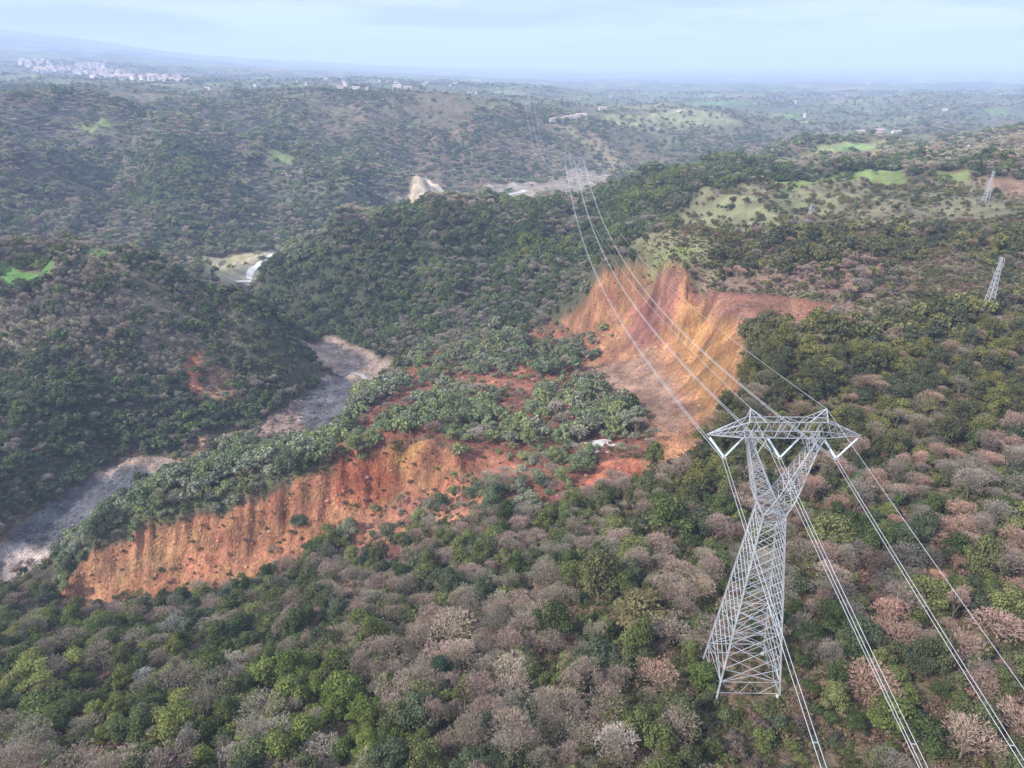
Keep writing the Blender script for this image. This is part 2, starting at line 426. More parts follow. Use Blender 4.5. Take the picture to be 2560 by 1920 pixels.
# scar faces
zone('scar_low', [(58, 606), (62, 592), (85, 560), (140, 538), (200, 517), (250, 505), (290, 495), (325, 476), (380, 448), (436, 443), (458, 458), (466, 482), (420, 497), (380, 506),
                  (340, 534), (300, 556), (250, 587), (180, 600), (110, 608)], ORANGE, 1, 1.0, 'slump', 0.05, wob=0.6)
zone('scar_low_pale', [(75, 590), (90, 565), (150, 540), (190, 530), (170, 560), (130, 575)], (.27, .14, .07), 1, 5, None, 0)
zone('scar_low_red', [(330, 468), (375, 452), (395, 470), (400, 490), (370, 505), (340, 500)], (.27, .085, .04), 1, 4, None, 0)
zone('buttress', [(386, 448), (425, 444), (424, 464), (392, 466)], OCHRE, 1, 2, None, 0)
zone('scar_big', [(560, 321), (578, 304), (597, 289), (614, 275), (630, 264), (655, 268), (690, 287), (735, 300), (738, 326), (744, 346), (743, 370), (736, 395), (722, 420),
                  (705, 441), (686, 456), (668, 464), (640, 462), (655, 448), (648, 428), (636, 410), (612, 395), (590, 376), (575, 372), (598, 352), (577, 335)],
     (.275, .135, .070), 1, 1.0, None, 0, wob=0.5)
zone('talus', [(590, 365), (650, 352), (676, 385), (690, 425), (668, 436), (645, 412), (610, 390)], (.25, .15, .10), 1, 5, None, 0)
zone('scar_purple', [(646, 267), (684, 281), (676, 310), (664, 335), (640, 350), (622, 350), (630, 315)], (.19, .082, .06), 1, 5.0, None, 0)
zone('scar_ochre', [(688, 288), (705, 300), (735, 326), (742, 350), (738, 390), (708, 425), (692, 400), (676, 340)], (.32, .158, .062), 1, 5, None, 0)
zone('bench', [(690, 287), (740, 294), (790, 301), (852, 307), (835, 319), (797, 329), (738, 327), (712, 316)], (.21, .098, .062), 1, 1.2, None, 0)
zone('crown_field', [(696, 283), (740, 276), (800, 268), (860, 262), (905, 280), (880, 298), (850, 304), (740, 290)], (.21, .135, .10), .7, 4, 'pinkfew', 0.7)
def edge_line(name, px, up, dn):  # dark topsoil rim along a crest, with its overhang shadow put into the colour
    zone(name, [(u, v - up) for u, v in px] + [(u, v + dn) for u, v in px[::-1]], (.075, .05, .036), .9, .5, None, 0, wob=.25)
edge_line('turf_edge_shadow', [(62, 591), (85, 558), (140, 536), (200, 515), (250, 503), (290, 493), (325, 474), (380, 446.5), (436, 441.5), (456, 456)], .6, 1.6)
edge_line('turf_edge_shadow', [(597, 287), (630, 262.5), (655, 266), (675, 276), (690, 285), (740, 292), (790, 300), (850, 306)], .4, 1.3)
# tree islands on the slump
for pts in ([(410, 368), (430, 344), (510, 328), (530, 350), (520, 372), (481, 378), (462, 368), (425, 384)],
            [(523, 335), (600, 324), (603, 346), (575, 374), (535, 378), (523, 356)],
            [(398, 418), (440, 382), (481, 386), (500, 408), (490, 444), (445, 444), (407, 430)],
            [(541, 395), (597, 374), (620, 400), (646, 420), (640, 440), (604, 441), (592, 470), (560, 490), (530, 490), (505, 463), (511, 426)],
            [(322, 452), (342, 413), (398, 374), (414, 384), (362, 420), (328, 462)],
            [(328, 463), (398, 422), (416, 437), (385, 443)], [(470, 500), (500, 480), (540, 495), (520, 522), (490, 515)]):
    zone('island', pts, None, None, 1.5, 'fresh', .85, wob=3.0)
# valley floor
zone('pond_bed', [(590, 438), (630, 438), (640, 452), (628, 458), (596, 458), (584, 450)], None, None, 1.5, 'slump', .35)
zone('river_silt', [(-60, 600), (-20, 560), (0, 545), (46, 508), (106, 467), (176, 457), (182, 462), (172, 474), (118, 502), (74, 543), (50, 558), (0, 585)], GREYMUD, 1, 2, None, 0)
zone('river_debris', [(95, 474), (125, 462), (176, 457), (184, 462), (172, 474), (155, 484), (148, 470), (120, 468), (100, 480)], TAN, 1, 2, None, 0)
zone('river_debris_low', [(0, 570), (20, 545), (50, 545), (60, 556), (46, 562), (0, 590)], (.31, .24, .20), 1, 3, None, 0)
zone('scree_pink', [(200, 446), (215, 436), (255, 428), (290, 402), (322, 378), (330, 385), (312, 440), (255, 440)], (.25, .165, .13), 1, 2, 'slump', .12)
zone('scree_grey', [(300, 396), (322, 377), (345, 376), (372, 386), (352, 412), (335, 440), (315, 442), (300, 420)], (.098, .092, .096), 1, 2, None, 0)
zone('river_flat', [(296, 338), (325, 336), (350, 345), (396, 366), (380, 386), (345, 376), (330, 372)], (.27, .195, .15), 1, 2, None, 0)
zone('gully', [(180, 459), (205, 436), (208, 442), (190, 462)], (.5, .27, .13), 1, 2, None, 0)
zone('slip_left', [(181, 358), (203, 358), (206, 380), (203, 404), (192, 402)], (.32, .12, .065), 1, 2, None, .1)
zone('slip_left_brown', [(205, 362), (238, 366), (234, 402), (205, 408)], (.25, .15, .09), .8, 4, 'slump', .4)
zone('meadow_left', [(2, 264), (55, 260), (50, 279), (26, 290), (0, 288)], (.10, .19, .04), .15, 3, None, 0)
zone('meadow_crest', [(90, 259), (112, 251), (114, 256), (100, 262)], (.11, .17, .05), .1, 2, None, 0.1)
zone('bridge_field', [(190, 262), (252, 252), (264, 262), (248, 281), (225, 285), (205, 275)], (.33, .28, .16), .4, 4, None, .05, ymin=560)
zone('clearing', [(222, 291), (222, 279), (244, 266), (258, 252), (276, 250), (274, 262), (260, 272), (252, 291)], (.28, .25, .17), .4, 3, None, .03, ymin=560)
zone('cliff', [(396, 207), (413, 181), (425, 177), (438, 184), (455, 200), (432, 204)], (.46, .36, .25), 1, 5, None, 0, ymin=900)
zone('far_flat', [(472, 193), (520, 183), (600, 173), (628, 172), (600, 186), (560, 198), (500, 202)], (.25, .205, .155), .8, 8, None, .08, ymin=1000)
zone('far_water', [(503, 195), (525, 190), (528, 191), (508, 196)], (.5, .48, .45), .5, 3, None, 0, ymin=1000)
# meadows on the right
zone('terraces', [(634, 260), (680, 212), (730, 197), (800, 192), (860, 196), (790, 214), (745, 234), (700, 258)], (.19, .185, .095), .2, 6, 'brush', .42)
zone('field_a', [(770, 181), (850, 173), (902, 170), (908, 181), (880, 187), (780, 191)], (.15, .19, .055), .1, 4, None, .03)
zone('field_b', [(930, 172), (975, 170), (965, 182), (935, 182)], (.15, .18, .06), .1, 4, None, .2)
zone('field_c', [(650, 258), (690, 250), (700, 258), (680, 268), (655, 264)], (.17, .20, .07), .1, 4, 'brush', .55)
zone('field_red', [(988, 181), (1060, 178), (1060, 190), (984, 191)], (.24, .15, .10), .8, 3, None, 0)
zone('knoll', [(768, 160), (830, 144), (880, 140), (960, 143), (940, 151), (862, 159)], (.24, .25, .10), .2, 10, 'haze', .35, ymin=930)
zone('knoll_green', [(838, 146), (872, 144), (866, 152), (835, 153)], (.17, .24, .08), .1, 8, None, .05, ymin=930)
zone('knoll_front', [(772, 158), (855, 159), (850, 165), (790, 166)], (.34, .36, .17), .1, 8, None, .02, ymin=880)
zone('hill_ochre', [(545, 122), (580, 130), (612, 150), (650, 172), (625, 172), (575, 145)], (.20, .17, .10), .4, 14, 'haze', .8, ymin=1350)
zone('hill_pasture', [(605, 116), (660, 113), (722, 113), (735, 124), (680, 132), (600, 124)], (.24, .24, .12), .2, 20, 'haze', .35, ymin=1500)
zone('hill2_green', [(80, 126), (110, 120), (112, 130), (90, 136)], (.16, .22, .06), .1, 14, None, .35, ymin=900)
zone('hill2_green2', [(268, 150), (292, 155), (290, 164), (272, 160)], (.16, .21, .07), .1, 14, None, .35, ymin=900)

def jitter_xy(x, y, amt=1.0):
    return x + fbm(x / 9, y / 9, 71, 3) * 3 * amt, y + fbm(x / 9, y / 9, 91, 3) * 3 * amt

def classify(x, y, colours=False):
    N = x.size
    base = np.empty((N, 3))
    nz = fbm(x / 14, y / 14, 41, 3)[:, None]
    gr = np.array((.085, .075, .035)) ; br = np.array((.16, .105, .072))
    base[:] = gr + (br - gr) * np.clip(nz * 1.2 + 0.5, 0, 1)
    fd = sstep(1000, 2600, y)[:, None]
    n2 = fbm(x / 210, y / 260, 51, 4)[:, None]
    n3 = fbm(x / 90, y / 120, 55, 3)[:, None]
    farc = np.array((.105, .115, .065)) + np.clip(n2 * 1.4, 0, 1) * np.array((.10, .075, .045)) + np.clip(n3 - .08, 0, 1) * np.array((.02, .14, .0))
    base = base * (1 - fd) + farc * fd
    bare = np.zeros(N)
    mott = 1 + .45 * fbm(x / 6, y / 9, 771, 4) + .30 * fbm(x / 28, y / 18, 775, 3)
    cls = np.array(['mixed'] * N, dtype='U14')
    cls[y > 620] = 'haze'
    dens = np.ones(N)
    patch = fbm(x / 150, y / 190, 955, 4) + .35 * fbm(x / 45, y / 50, 957, 2)
    dens *= 1 - sstep(1150, 1700, y) * sstep(-.12, .18, patch) * .88
    for z in ZN:
        pg = z['pg']
        m = z['soft'] * 2 + 12
        k = np.where((x > pg[:, 0].min() - m) & (x < pg[:, 0].max() + m) & (y > pg[:, 1].min() - m) & (y < pg[:, 1].max() + m))[0]
        if not k.size:
            continue
        jx, jy = jitter_xy(x[k], y[k], z['wob'])
        sd_ = sdist(pg, jx, jy)
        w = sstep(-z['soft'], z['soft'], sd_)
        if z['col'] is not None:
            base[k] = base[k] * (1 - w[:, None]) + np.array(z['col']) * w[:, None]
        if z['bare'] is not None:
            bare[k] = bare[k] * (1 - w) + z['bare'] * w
        inside = k[sd_ > 0]
        dens[inside] = z['dens']
        if z['mix'] is not None:
            cls[inside] = z['mix']
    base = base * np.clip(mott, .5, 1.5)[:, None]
    return base, bare, cls, dens

gcol, gbare, _, _ = classify(gx, gy)
# erosion relief on bare ground: rills and clods
rill = fbm(gx / 2.6, gy / 2.6, 61, 3)
clod = fbm(gx / 7, gy / 7, 65, 3)
H2 = HG.ravel() + gbare * (gy < 600) * (rill * 0.55 + clod * 0.9)
HG = H2.reshape(GX.shape)

# ------------------------------------------------------------------ materials
def mat(name, rough=0.9, metal=0.0):
    m = bpy.data.materials.new(name)
    m.use_nodes = True
    b = m.node_tree.nodes['Principled BSDF']
    b.inputs['Roughness'].default_value = rough
    b.inputs['Metallic'].default_value = metal
    b.inputs['Specular IOR Level'].default_value = 0.25
    return m, m.node_tree, b

def noise_col(name, c1, c2, scale, rough=0.85, metal=0.0, bump=0.0):
    m, t, b = mat(name, rough, metal)
    tc = t.nodes.new('ShaderNodeTexCoord')
    nz = t.nodes.new('ShaderNodeTexNoise')
    nz.inputs['Scale'].default_value = scale
    nz.inputs['Detail'].default_value = 5
    rp = t.nodes.new('ShaderNodeValToRGB')
    rp.color_ramp.elements[0].position = .3
    rp.color_ramp.elements[1].position = .7
    rp.color_ramp.elements[0].color = (*c1, 1)
    rp.color_ramp.elements[1].color = (*c2, 1)
    t.links.new(tc.outputs['Object'], nz.inputs['Vector'])
    t.links.new(nz.outputs[0], rp.inputs[0])
    t.links.new(rp.outputs[0], b.inputs['Base Color'])
    if bump:
        bp = t.nodes.new('ShaderNodeBump')
        bp.inputs['Distance'].default_value = bump
        t.links.new(nz.outputs[0], bp.inputs['Height'])
        t.links.new(bp.outputs[0], b.inputs['Normal'])
    return m

def ground_material():
    m, t, b = mat('ground_soil', 0.95)
    L, N = t.links, t.nodes
    geo = N.new('ShaderNodeNewGeometry')
    col = N.new('ShaderNodeAttribute'); col.attribute_name = 'soil'
    bare = N.new('ShaderNodeAttribute'); bare.attribute_name = 'bare'
    def noise(scale, detail=5, vec=None, sc=None):
        nz = N.new('ShaderNodeTexNoise')
        nz.inputs['Scale'].default_value = scale
        nz.inputs['Detail'].default_value = detail
        if sc:
            mp = N.new('ShaderNodeMapping')
            mp.inputs['Scale'].default_value = sc
            L.new(geo.outputs['Position'], mp.inputs[0])
            L.new(mp.outputs[0], nz.inputs['Vector'])
        else:
            L.new(geo.outputs['Position'], nz.inputs['Vector'])
        return nz.outputs[0]
    def math_(op, a, bb):
        q = N.new('ShaderNodeMath'); q.operation = op
        for i, v in enumerate((a, bb)):
            if isinstance(v, (int, float)):
                q.inputs[i].default_value = v
            else:
                L.new(v, q.inputs[i])
        return q.outputs[0]
    streak = noise(1.0, 6, sc=(.42, .42, .035))      # runs down the steep faces
    big = noise(.055, 5)
    fine = noise(.9, 6)
    crisp = noise(1.0, 3, sc=(1.3, 1.3, .06))
    cr = N.new('ShaderNodeValToRGB')
    cr.color_ramp.elements[0].position = .36; cr.color_ramp.elements[0].color = (.72, .72, .72, 1)
    cr.color_ramp.elements[1].position = .50; cr.color_ramp.elements[1].color = (1.05, 1.05, 1.05, 1)
    L.new(crisp, cr.inputs[0])
    streak0 = streak
    streak = math_('MULTIPLY', streak, cr.outputs[0])
    s1 = math_('MULTIPLY_ADD', streak, 1.35); s1.node.inputs[2].default_value = 0.36
    f1 = math_('MULTIPLY_ADD', fine, 1.0); f1.node.inputs[2].default_value = 0.5
    big2 = noise(1.0, 4, sc=(.11, .11, .02))
    b1 = math_('MULTIPLY', math_('MULTIPLY_ADD', big, 1.1), math_('MULTIPLY_ADD', big2, 1.6)); b1.node.inputs[0].links[0].from_node.inputs[2].default_value = 0.45; b1.node.inputs[1].links[0].from_node.inputs[2].default_value = 0.2
    k = math_('MULTIPLY', math_('MULTIPLY', s1, f1), b1)
    mx = N.new('ShaderNodeMix'); mx.data_type = 'FLOAT'
    L.new(bare.outputs['Fac'], mx.inputs[0])
    L.new(f1, mx.inputs[2]); L.new(k, mx.inputs[3])
    sc = N.new('ShaderNodeVectorMath'); sc.operation = 'SCALE'
    L.new(col.outputs['Color'], sc.inputs[0]); L.new(mx.outputs[0], sc.inputs['Scale'])
    # pale and dark crumbs
    hs = N.new('ShaderNodeHueSaturation')
    L.new(sc.outputs[0], hs.inputs['Color'])
    hh = math_('MULTIPLY_ADD', noise(.16, 5), .07); hh.node.inputs[2].default_value = 0.465
    L.new(hh, hs.inputs['Hue'])
    L.new(hs.outputs[0], b.inputs['Base Color'])
    bp = N.new('ShaderNodeBump')
    bp.inputs['Strength'].default_value = 0.9
    bp.inputs['Distance'].default_value = 0.9
    hsum = math_('ADD', math_('MULTIPLY', streak, 1.6), fine)
    L.new(hsum, bp.inputs['Height'])
    L.new(bp.outputs[0], b.inputs['Normal'])
    return m

def plant_material(name, translucent=0.25, var=0.5):
    m = bpy.data.materials.new(name)
    m.use_nodes = True
    t = m.node_tree
    N, L = t.nodes, t.links
    N.clear()
    out = N.new('ShaderNodeOutputMaterial')
    at = N.new('ShaderNodeAttribute'); at.attribute_type = 'INSTANCER'; at.attribute_name = 'tint'
    sh = N.new('ShaderNodeAttribute'); sh.attribute_name = 'leaf'
    ma = N.new('ShaderNodeMath'); ma.operation = 'MULTIPLY_ADD'
    ma.inputs[1].default_value = var * 2; ma.inputs[2].default_value = 1 - var
    L.new(sh.outputs['Fac'], ma.inputs[0])
    sc = N.new('ShaderNodeVectorMath'); sc.operation = 'SCALE'
    L.new(at.outputs['Color'], sc.inputs[0]); L.new(ma.outputs[0], sc.inputs['Scale'])
    df = N.new('ShaderNodeBsdfDiffuse')
    L.new(sc.outputs[0], df.inputs[0])
    if translucent:
        tr = N.new('ShaderNodeBsdfTranslucent')
        L.new(sc.outputs[0], tr.inputs[0])
        mx = N.new('ShaderNodeMixShader'); mx.inputs[0].default_value = translucent
        L.new(df.outputs[0], mx.inputs[1]); L.new(tr.outputs[0], mx.inputs[2])
        L.new(mx.outputs[0], out.inputs[0])
    else:
        L.new(df.outputs[0], out.inputs[0])
    return m

M_GROUND = ground_material()
M_LEAF = plant_material('leaves', .25)
M_TWIG = plant_material('twigs', 0, .55)
M_BARK = noise_col('bark', (.09, .075, .06), (.2, .175, .15), 3)
M_STEEL = noise_col('galvanised_steel', (.29, .295, .30), (.46, .47, .475), .5, .6, .2)
M_STEEL_OLD = noise_col('weathered_steel', (.36, .37, .39), (.5, .51, .52), .7, .6, .2)
M_CABLE = noise_col('aluminium_cable', (.42, .42, .42), (.56, .56, .55), .3, .55, .3)
M_GLASS = noise_col('insulator_glass', (.55, .66, .66), (.72, .80, .80), 6, .25)
M_CONC = noise_col('concrete', (.42, .40, .37), (.58, .56, .52), .8, .9)
M_ROAD = noise_col('pale_gravel', (.50, .47, .42), (.68, .65, .60), .3, .95)
M_PLASTER = noise_col('house_plaster', (.45, .41, .38), (.68, .64, .61), .02)
M_TILE = noise_col('roof_tiles', (.34, .23, .18), (.46, .34, .28), .05)
M_ROCK = noise_col('rock', (.26, .17, .12), (.48, .38, .30), .6, .95)

# ------------------------------------------------------------------ object helpers
def new_mesh(name, verts, faces, mats, parent=None, smooth=False, link=True):
    me = bpy.data.meshes.new(name)
    me.from_pydata([tuple(v) for v in verts], [], faces)
    for m in mats:
        me.materials.append(m)
    if smooth:
        me.polygons.foreach_set('use_smooth', [True] * len(me.polygons))
    o = bpy.data.objects.new(name, me)
    if link:
        C.objects.link(o)
    if parent:
        o.parent = parent
    return o

def tag(o, label=None, cat=None, group=None, kind=None):
    if label: o['label'] = label
    if cat: o['category'] = cat
    if group: o['group'] = group
    if kind: o['kind'] = kind
    return o

def empty(name, loc, rz=0.0, label=None, cat=None, group=None):
    o = bpy.data.objects.new(name, None)
    o.empty_display_size = 0.5
    C.objects.link(o)
    o.location = loc
    o.rotation_euler = (0, 0, rz)
    return tag(o, label, cat, group)

class MB:
    def __init__(s):
        s.v, s.f = [], []
    def bar(s, a, b, w, w2=None, sides=4):
        a, b = Vector(a), Vector(b)
        d = (b - a).normalized()
        x = d.cross(Vector((0, 0, 1)) if abs(d.z) < .9 else Vector((0, 1, 0))).normalized()
        y = d.cross(x)
        w2 = w if w2 is None else w2
        n0 = len(s.v)
        for p, r in ((a, w / 2), (b, w2 / 2)):
            for k in range(sides):
                an = 2 * math.pi * (k + .5) / sides
                s.v.append(p + (x * math.cos(an) + y * math.sin(an)) * r * (1.414 if sides == 4 else 1))
        for k in range(sides):
            q = (k + 1) % sides
            s.f.append((n0 + k, n0 + q, n0 + sides + q, n0 + sides + k))
        s.f.append(tuple(n0 + k for k in reversed(range(sides))))
        s.f.append(tuple(n0 + sides + k for k in range(sides)))
    def angle(s, a, b, w, inward=None):
        # rolled L section: two thin flanges at right angles
        a, b = Vector(a), Vector(b)
        d = (b - a).normalized()
        x = d.cross(Vector((0, 0, 1)) if abs(d.z) < .9 else Vector((0, 1, 0))).normalized()
        y = d.cross(x)
        th = w * 0.16
        prof = [(0, 0), (w, 0), (w, th), (th, th), (th, w), (0, w)]
        n0 = len(s.v)
        for p in (a, b):
            for (i, j) in prof:
                s.v.append(p + x * (i - w / 2) + y * (j - w / 2))
        for k in range(6):
            q = (k + 1) % 6
            s.f.append((n0 + k, n0 + q, n0 + 6 + q, n0 + 6 + k))
        s.f.append(tuple(n0 + k for k in reversed(range(6))))
        s.f.append(tuple(n0 + 6 + k for k in range(6)))
    def box(s, c, sz, rz=0.0):
        n0 = len(s.v)
        ca, sa = math.cos(rz), math.sin(rz)
        for dz in (-.5, .5):
            for dx, dy in ((-.5, -.5), (.5, -.5), (.5, .5), (-.5, .5)):
                x, y = dx * sz[0], dy * sz[1]
                s.v.append((c[0] + x * ca - y * sa, c[1] + x * sa + y * ca, c[2] + dz * sz[2]))
        s.f += [tuple(n0 + i for i in f) for f in ((3, 2, 1, 0), (4, 5, 6, 7), (0, 1, 5, 4), (1, 2, 6, 5), (2, 3, 7, 6), (3, 0, 4, 7))]
    def lathe(s, a, b, radii, sides=8):
        a, b = Vector(a), Vector(b)
        d = (b - a)
        dn = d.normalized()
        x = dn.cross(Vector((0, 0, 1)) if abs(dn.z) < .9 else Vector((0, 1, 0))).normalized()
        y = dn.cross(x)
        n0 = len(s.v)
        for i, r in enumerate(radii):
            p = a + d * (i / (len(radii) - 1))
            for k in range(sides):
                an = 2 * math.pi * k / sides
                s.v.append(p + (x * math.cos(an) + y * math.sin(an)) * r)
        for i in range(len(radii) - 1):
            for k in range(sides):
                q = (k + 1) % sides
                s.f.append((n0 + i * sides + k, n0 + i * sides + q, n0 + (i + 1) * sides + q, n0 + (i + 1) * sides + k))
    def build(s, name, m, parent=None, smooth=False, link=True):
        return new_mesh(name, s.v, s.f, [m], parent, smooth, link)

# ------------------------------------------------------------------ ground sheet
me = bpy.data.meshes.new('ground')
nr, nc = HG.shape
co = np.c_[gx, gy, HG.ravel()].astype(np.float32)
idx = np.arange(nr * nc, dtype=np.int32).reshape(nr, nc)
quads = np.stack([idx[:-1, :-1], idx[:-1, 1:], idx[1:, 1:], idx[1:, :-1]], -1).reshape(-1, 4)
me.vertices.add(len(co)); me.vertices.foreach_set('co', co.ravel())
me.loops.add(quads.size); me.loops.foreach_set('vertex_index', quads.ravel())
me.polygons.add(len(quads)); me.polygons.foreach_set('loop_start', np.arange(0, quads.size, 4, dtype=np.int32))
me.polygons.foreach_set('use_smooth', np.ones(len(quads), bool))
me.update(calc_edges=True)
ca = me.attributes.new('soil', 'FLOAT_COLOR', 'POINT')
ca.data.foreach_set('color', np.c_[gcol, np.ones(len(gcol))].astype(np.float32).ravel())
ba = me.attributes.new('bare', 'FLOAT', 'POINT')
ba.data.foreach_set('value', gbare.astype(np.float32))
me.materials.append(M_GROUND)
ground = bpy.data.objects.new('ground', me)
C.objects.link(ground)
tag(ground, kind='structure')
#@@PART2
# ------------------------------------------------------------------ plants: meshes
def quads_mesh(name, cen, nrm, size, val, mats, aspect=1.0, link=False):
    """leaf-sized four-cornered faces at cen, facing nrm"""
    n_ = len(cen)
    nrm = nrm / (np.linalg.norm(nrm, axis=1, keepdims=True) + 1e-9)
    r = rng.normal(size=(n_, 3))
    a = np.cross(nrm, r); a /= np.linalg.norm(a, axis=1, keepdims=True) + 1e-9
    b = np.cross(nrm, a)
    s = size[:, None] / 2
    c4 = np.stack([cen + a * s, cen + b * s * aspect + a * s * .15, cen - a * s, cen - b * s * aspect - a * s * .2], 1).reshape(-1, 3)
    me = bpy.data.meshes.new(name)
    me.vertices.add(n_ * 4); me.vertices.foreach_set('co', c4.astype(np.float32).ravel())
    me.loops.add(n_ * 4); me.loops.foreach_set('vertex_index', np.arange(n_ * 4, dtype=np.int32))
    me.polygons.add(n_); me.polygons.foreach_set('loop_start', np.arange(0, n_ * 4, 4, dtype=np.int32))
    me.update(calc_edges=True)
    at = me.attributes.new('leaf', 'FLOAT', 'FACE')
    at.data.foreach_set('value', val.astype(np.float32))
    for m in mats:
        me.materials.append(m)
    return me

def crown_mesh(name, n_leaf, size, R_=3.2, H_=7.0, base=1.2, lobes=13, flat=1.0):
    cen, nrm, val, sz = [], [], [], []
    L = []
    for k in range(lobes):
        an, rr = rng.uniform(0, 2 * np.pi), R_ * .84 * np.sqrt(rng.uniform())
        zz = base + (H_ - base) * (.28 + .55 * rng.uniform() * (1 - .55 * (rr / R_) ** 2))
        L.append((np.array([rr * np.cos(an), rr * np.sin(an), zz]), rng.uniform(.22, .50) * R_, rng.uniform(0, 1)))
    L.append((np.array([0, 0, H_ - .42 * R_]), .45 * R_, .6))
    L.append((np.array([0, 0, base + .45 * (H_ - base)]), .6 * R_, .3))
    per = n_leaf // len(L)
    for c, r, v in L:
        d = rng.normal(size=(per, 3)); d /= np.linalg.norm(d, axis=1, keepdims=True)
        d[:, 2] = np.where(d[:, 2] < -.35, -d[:, 2], d[:, 2])
        rad = r * rng.uniform(.62, 1.12, size=(per, 1)) * (1 + .22 * np.sin(d[:, :1] * 5 + v * 9) * np.sin(d[:, 1:2] * 6 + v * 7))
        p = c + d * rad * np.array([1, 1, .85 * flat])
        cen.append(p)
        nrm.append(d + rng.normal(size=(per, 3)) * .55 + np.array([0, 0, .25]))
        val.append(np.clip(rng.normal(.32 + v * .36, .24, per), 0, 1))
        sz.append(size * rng.uniform(.55, 1.35, per))
    cen = np.concatenate(cen); cen[:, 2] = np.maximum(cen[:, 2], .15)
    return quads_mesh(name, cen, np.concatenate(nrm), np.concatenate(sz), np.concatenate(val), [M_LEAF])

def trunk_mesh(name, h=4.2, r=.22, limbs=5, R_=2.2):
    mb = MB()
    p, pr = Vector((0, 0, -.6)), r * 1.2
    joints = []
    for k in range(4):
        q = p + Vector((random.uniform(-.18, .18), random.uniform(-.18, .18), (h + .6) / 4))
        mb.bar(p, q, pr * 2, pr * 1.6, 6)
        p, pr = q, pr * .8
        joints.append((q.copy(), pr))
    for k in range(limbs):
        j, jr = joints[random.choice((1, 2, 3))]
        an = 2 * math.pi * (k + random.random() * .6) / limbs
        m_ = j + Vector((math.cos(an) * R_ * .45, math.sin(an) * R_ * .45, random.uniform(.5, 1.1)))
        e = m_ + Vector((math.cos(an) * R_ * .5, math.sin(an) * R_ * .5, random.uniform(.5, 1.3)))
        mb.bar(j, m_, jr * 1.3, jr * .9, 5)
        mb.bar(m_, e, jr * .9, jr * .3, 4)
    o = mb.build(name, M_BARK, link=False)
    me = o.data
    bpy.data.objects.remove(o)
    return me

def bare_meshes(name, levels=5, H_=8.0, spread=1.0, twig=.05, twigs=4):
    """(trunk with limbs, spray of fine twigs)"""
    mb = MB()
    tri_v, tri_val = [], []
    def grow(p, d, ln, r, lv):
        seg = 2 if lv < 2 else 1
        for s_ in range(seg):
            q = p + d * ln / seg
            if lv <= 2:
                mb.bar(p, q, r * 2, r * 1.6, 5 if lv == 0 else 4 if lv == 1 else 3)
            else:
                a_ = d.cross(Vector((random.random() - .5, random.random() - .5, random.random() - .5))).normalized() * max(r, twig * .55)
                tri_v.append((p - a_, p + a_, q + a_ * .6, q - a_ * .6)); tri_val.append(random.uniform(.1, .4))
            p = q
            r *= .82
            d = (d + Vector((random.uniform(-.16, .16), random.uniform(-.16, .16), random.uniform(-.04, .12)))).normalized()
        if lv >= levels:
            for k in range(twigs):
                dd = (d + Vector((random.uniform(-.9, .9), random.uniform(-.9, .9), random.uniform(-.35, .75)))).normalized()
                q = p + dd * ln * random.uniform(.45, 1.0)
                a_ = dd.cross(Vector((random.random() - .5, random.random() - .5, random.random() - .5))).normalized() * twig * .5
                tri_v.append((p - a_, p + a_, q + a_ * .35, q - a_ * .35)); tri_val.append(random.uniform(.45, 1.0))
            return
        kids = (4, 4, 3, 3, 3, 2)[lv]
        off = random.uniform(0, 6.28)
        ax = d.orthogonal().normalized()
        ay = d.cross(ax)
        for k in range(kids):
            an = off + 2 * math.pi * k / kids + random.uniform(-.4, .4)
            tilt = random.uniform(.38, .78) * spread * (1.0 if lv else 1.0)
            dd = (d * math.cos(tilt) + (ax * math.cos(an) + ay * math.sin(an)) * math.sin(tilt))
            dd = (dd + Vector((0, 0, .10))).normalized()
            grow(p - d * ln * random.uniform(0, .3) * (lv > 0), dd, ln * random.uniform(.62, .82), r * .62, lv + 1)
    grow(Vector((0, 0, -.5)), Vector((0, 0, 1)), H_ * .30, .20, 0)
    o = mb.build(name + '_trunk', M_TWIG, link=False)
    tme = o.data
    bpy.data.objects.remove(o)
    v = np.array([[tuple(q) for q in t] for t in tri_v]).reshape(-1, 3)
    me = bpy.data.meshes.new(name)
    n_ = len(tri_v)
    me.vertices.add(n_ * 4); me.vertices.foreach_set('co', v.astype(np.float32).ravel())
    me.loops.add(n_ * 4); me.loops.foreach_set('vertex_index', np.arange(n_ * 4, dtype=np.int32))
    me.polygons.add(n_); me.polygons.foreach_set('loop_start', np.arange(0, n_ * 4, 4, dtype=np.int32))
    me.update(calc_edges=True)
    at = me.attributes.new('leaf', 'FLOAT', 'FACE')
    at.data.foreach_set('value', np.array(tri_val, dtype=np.float32))
    me.materials.append(M_TWIG)
    at2 = tme.attributes.new('leaf', 'FLOAT', 'FACE')
    at2.data.foreach_set('value', np.full(len(tme.polygons), .12, dtype=np.float32))
    return tme, me

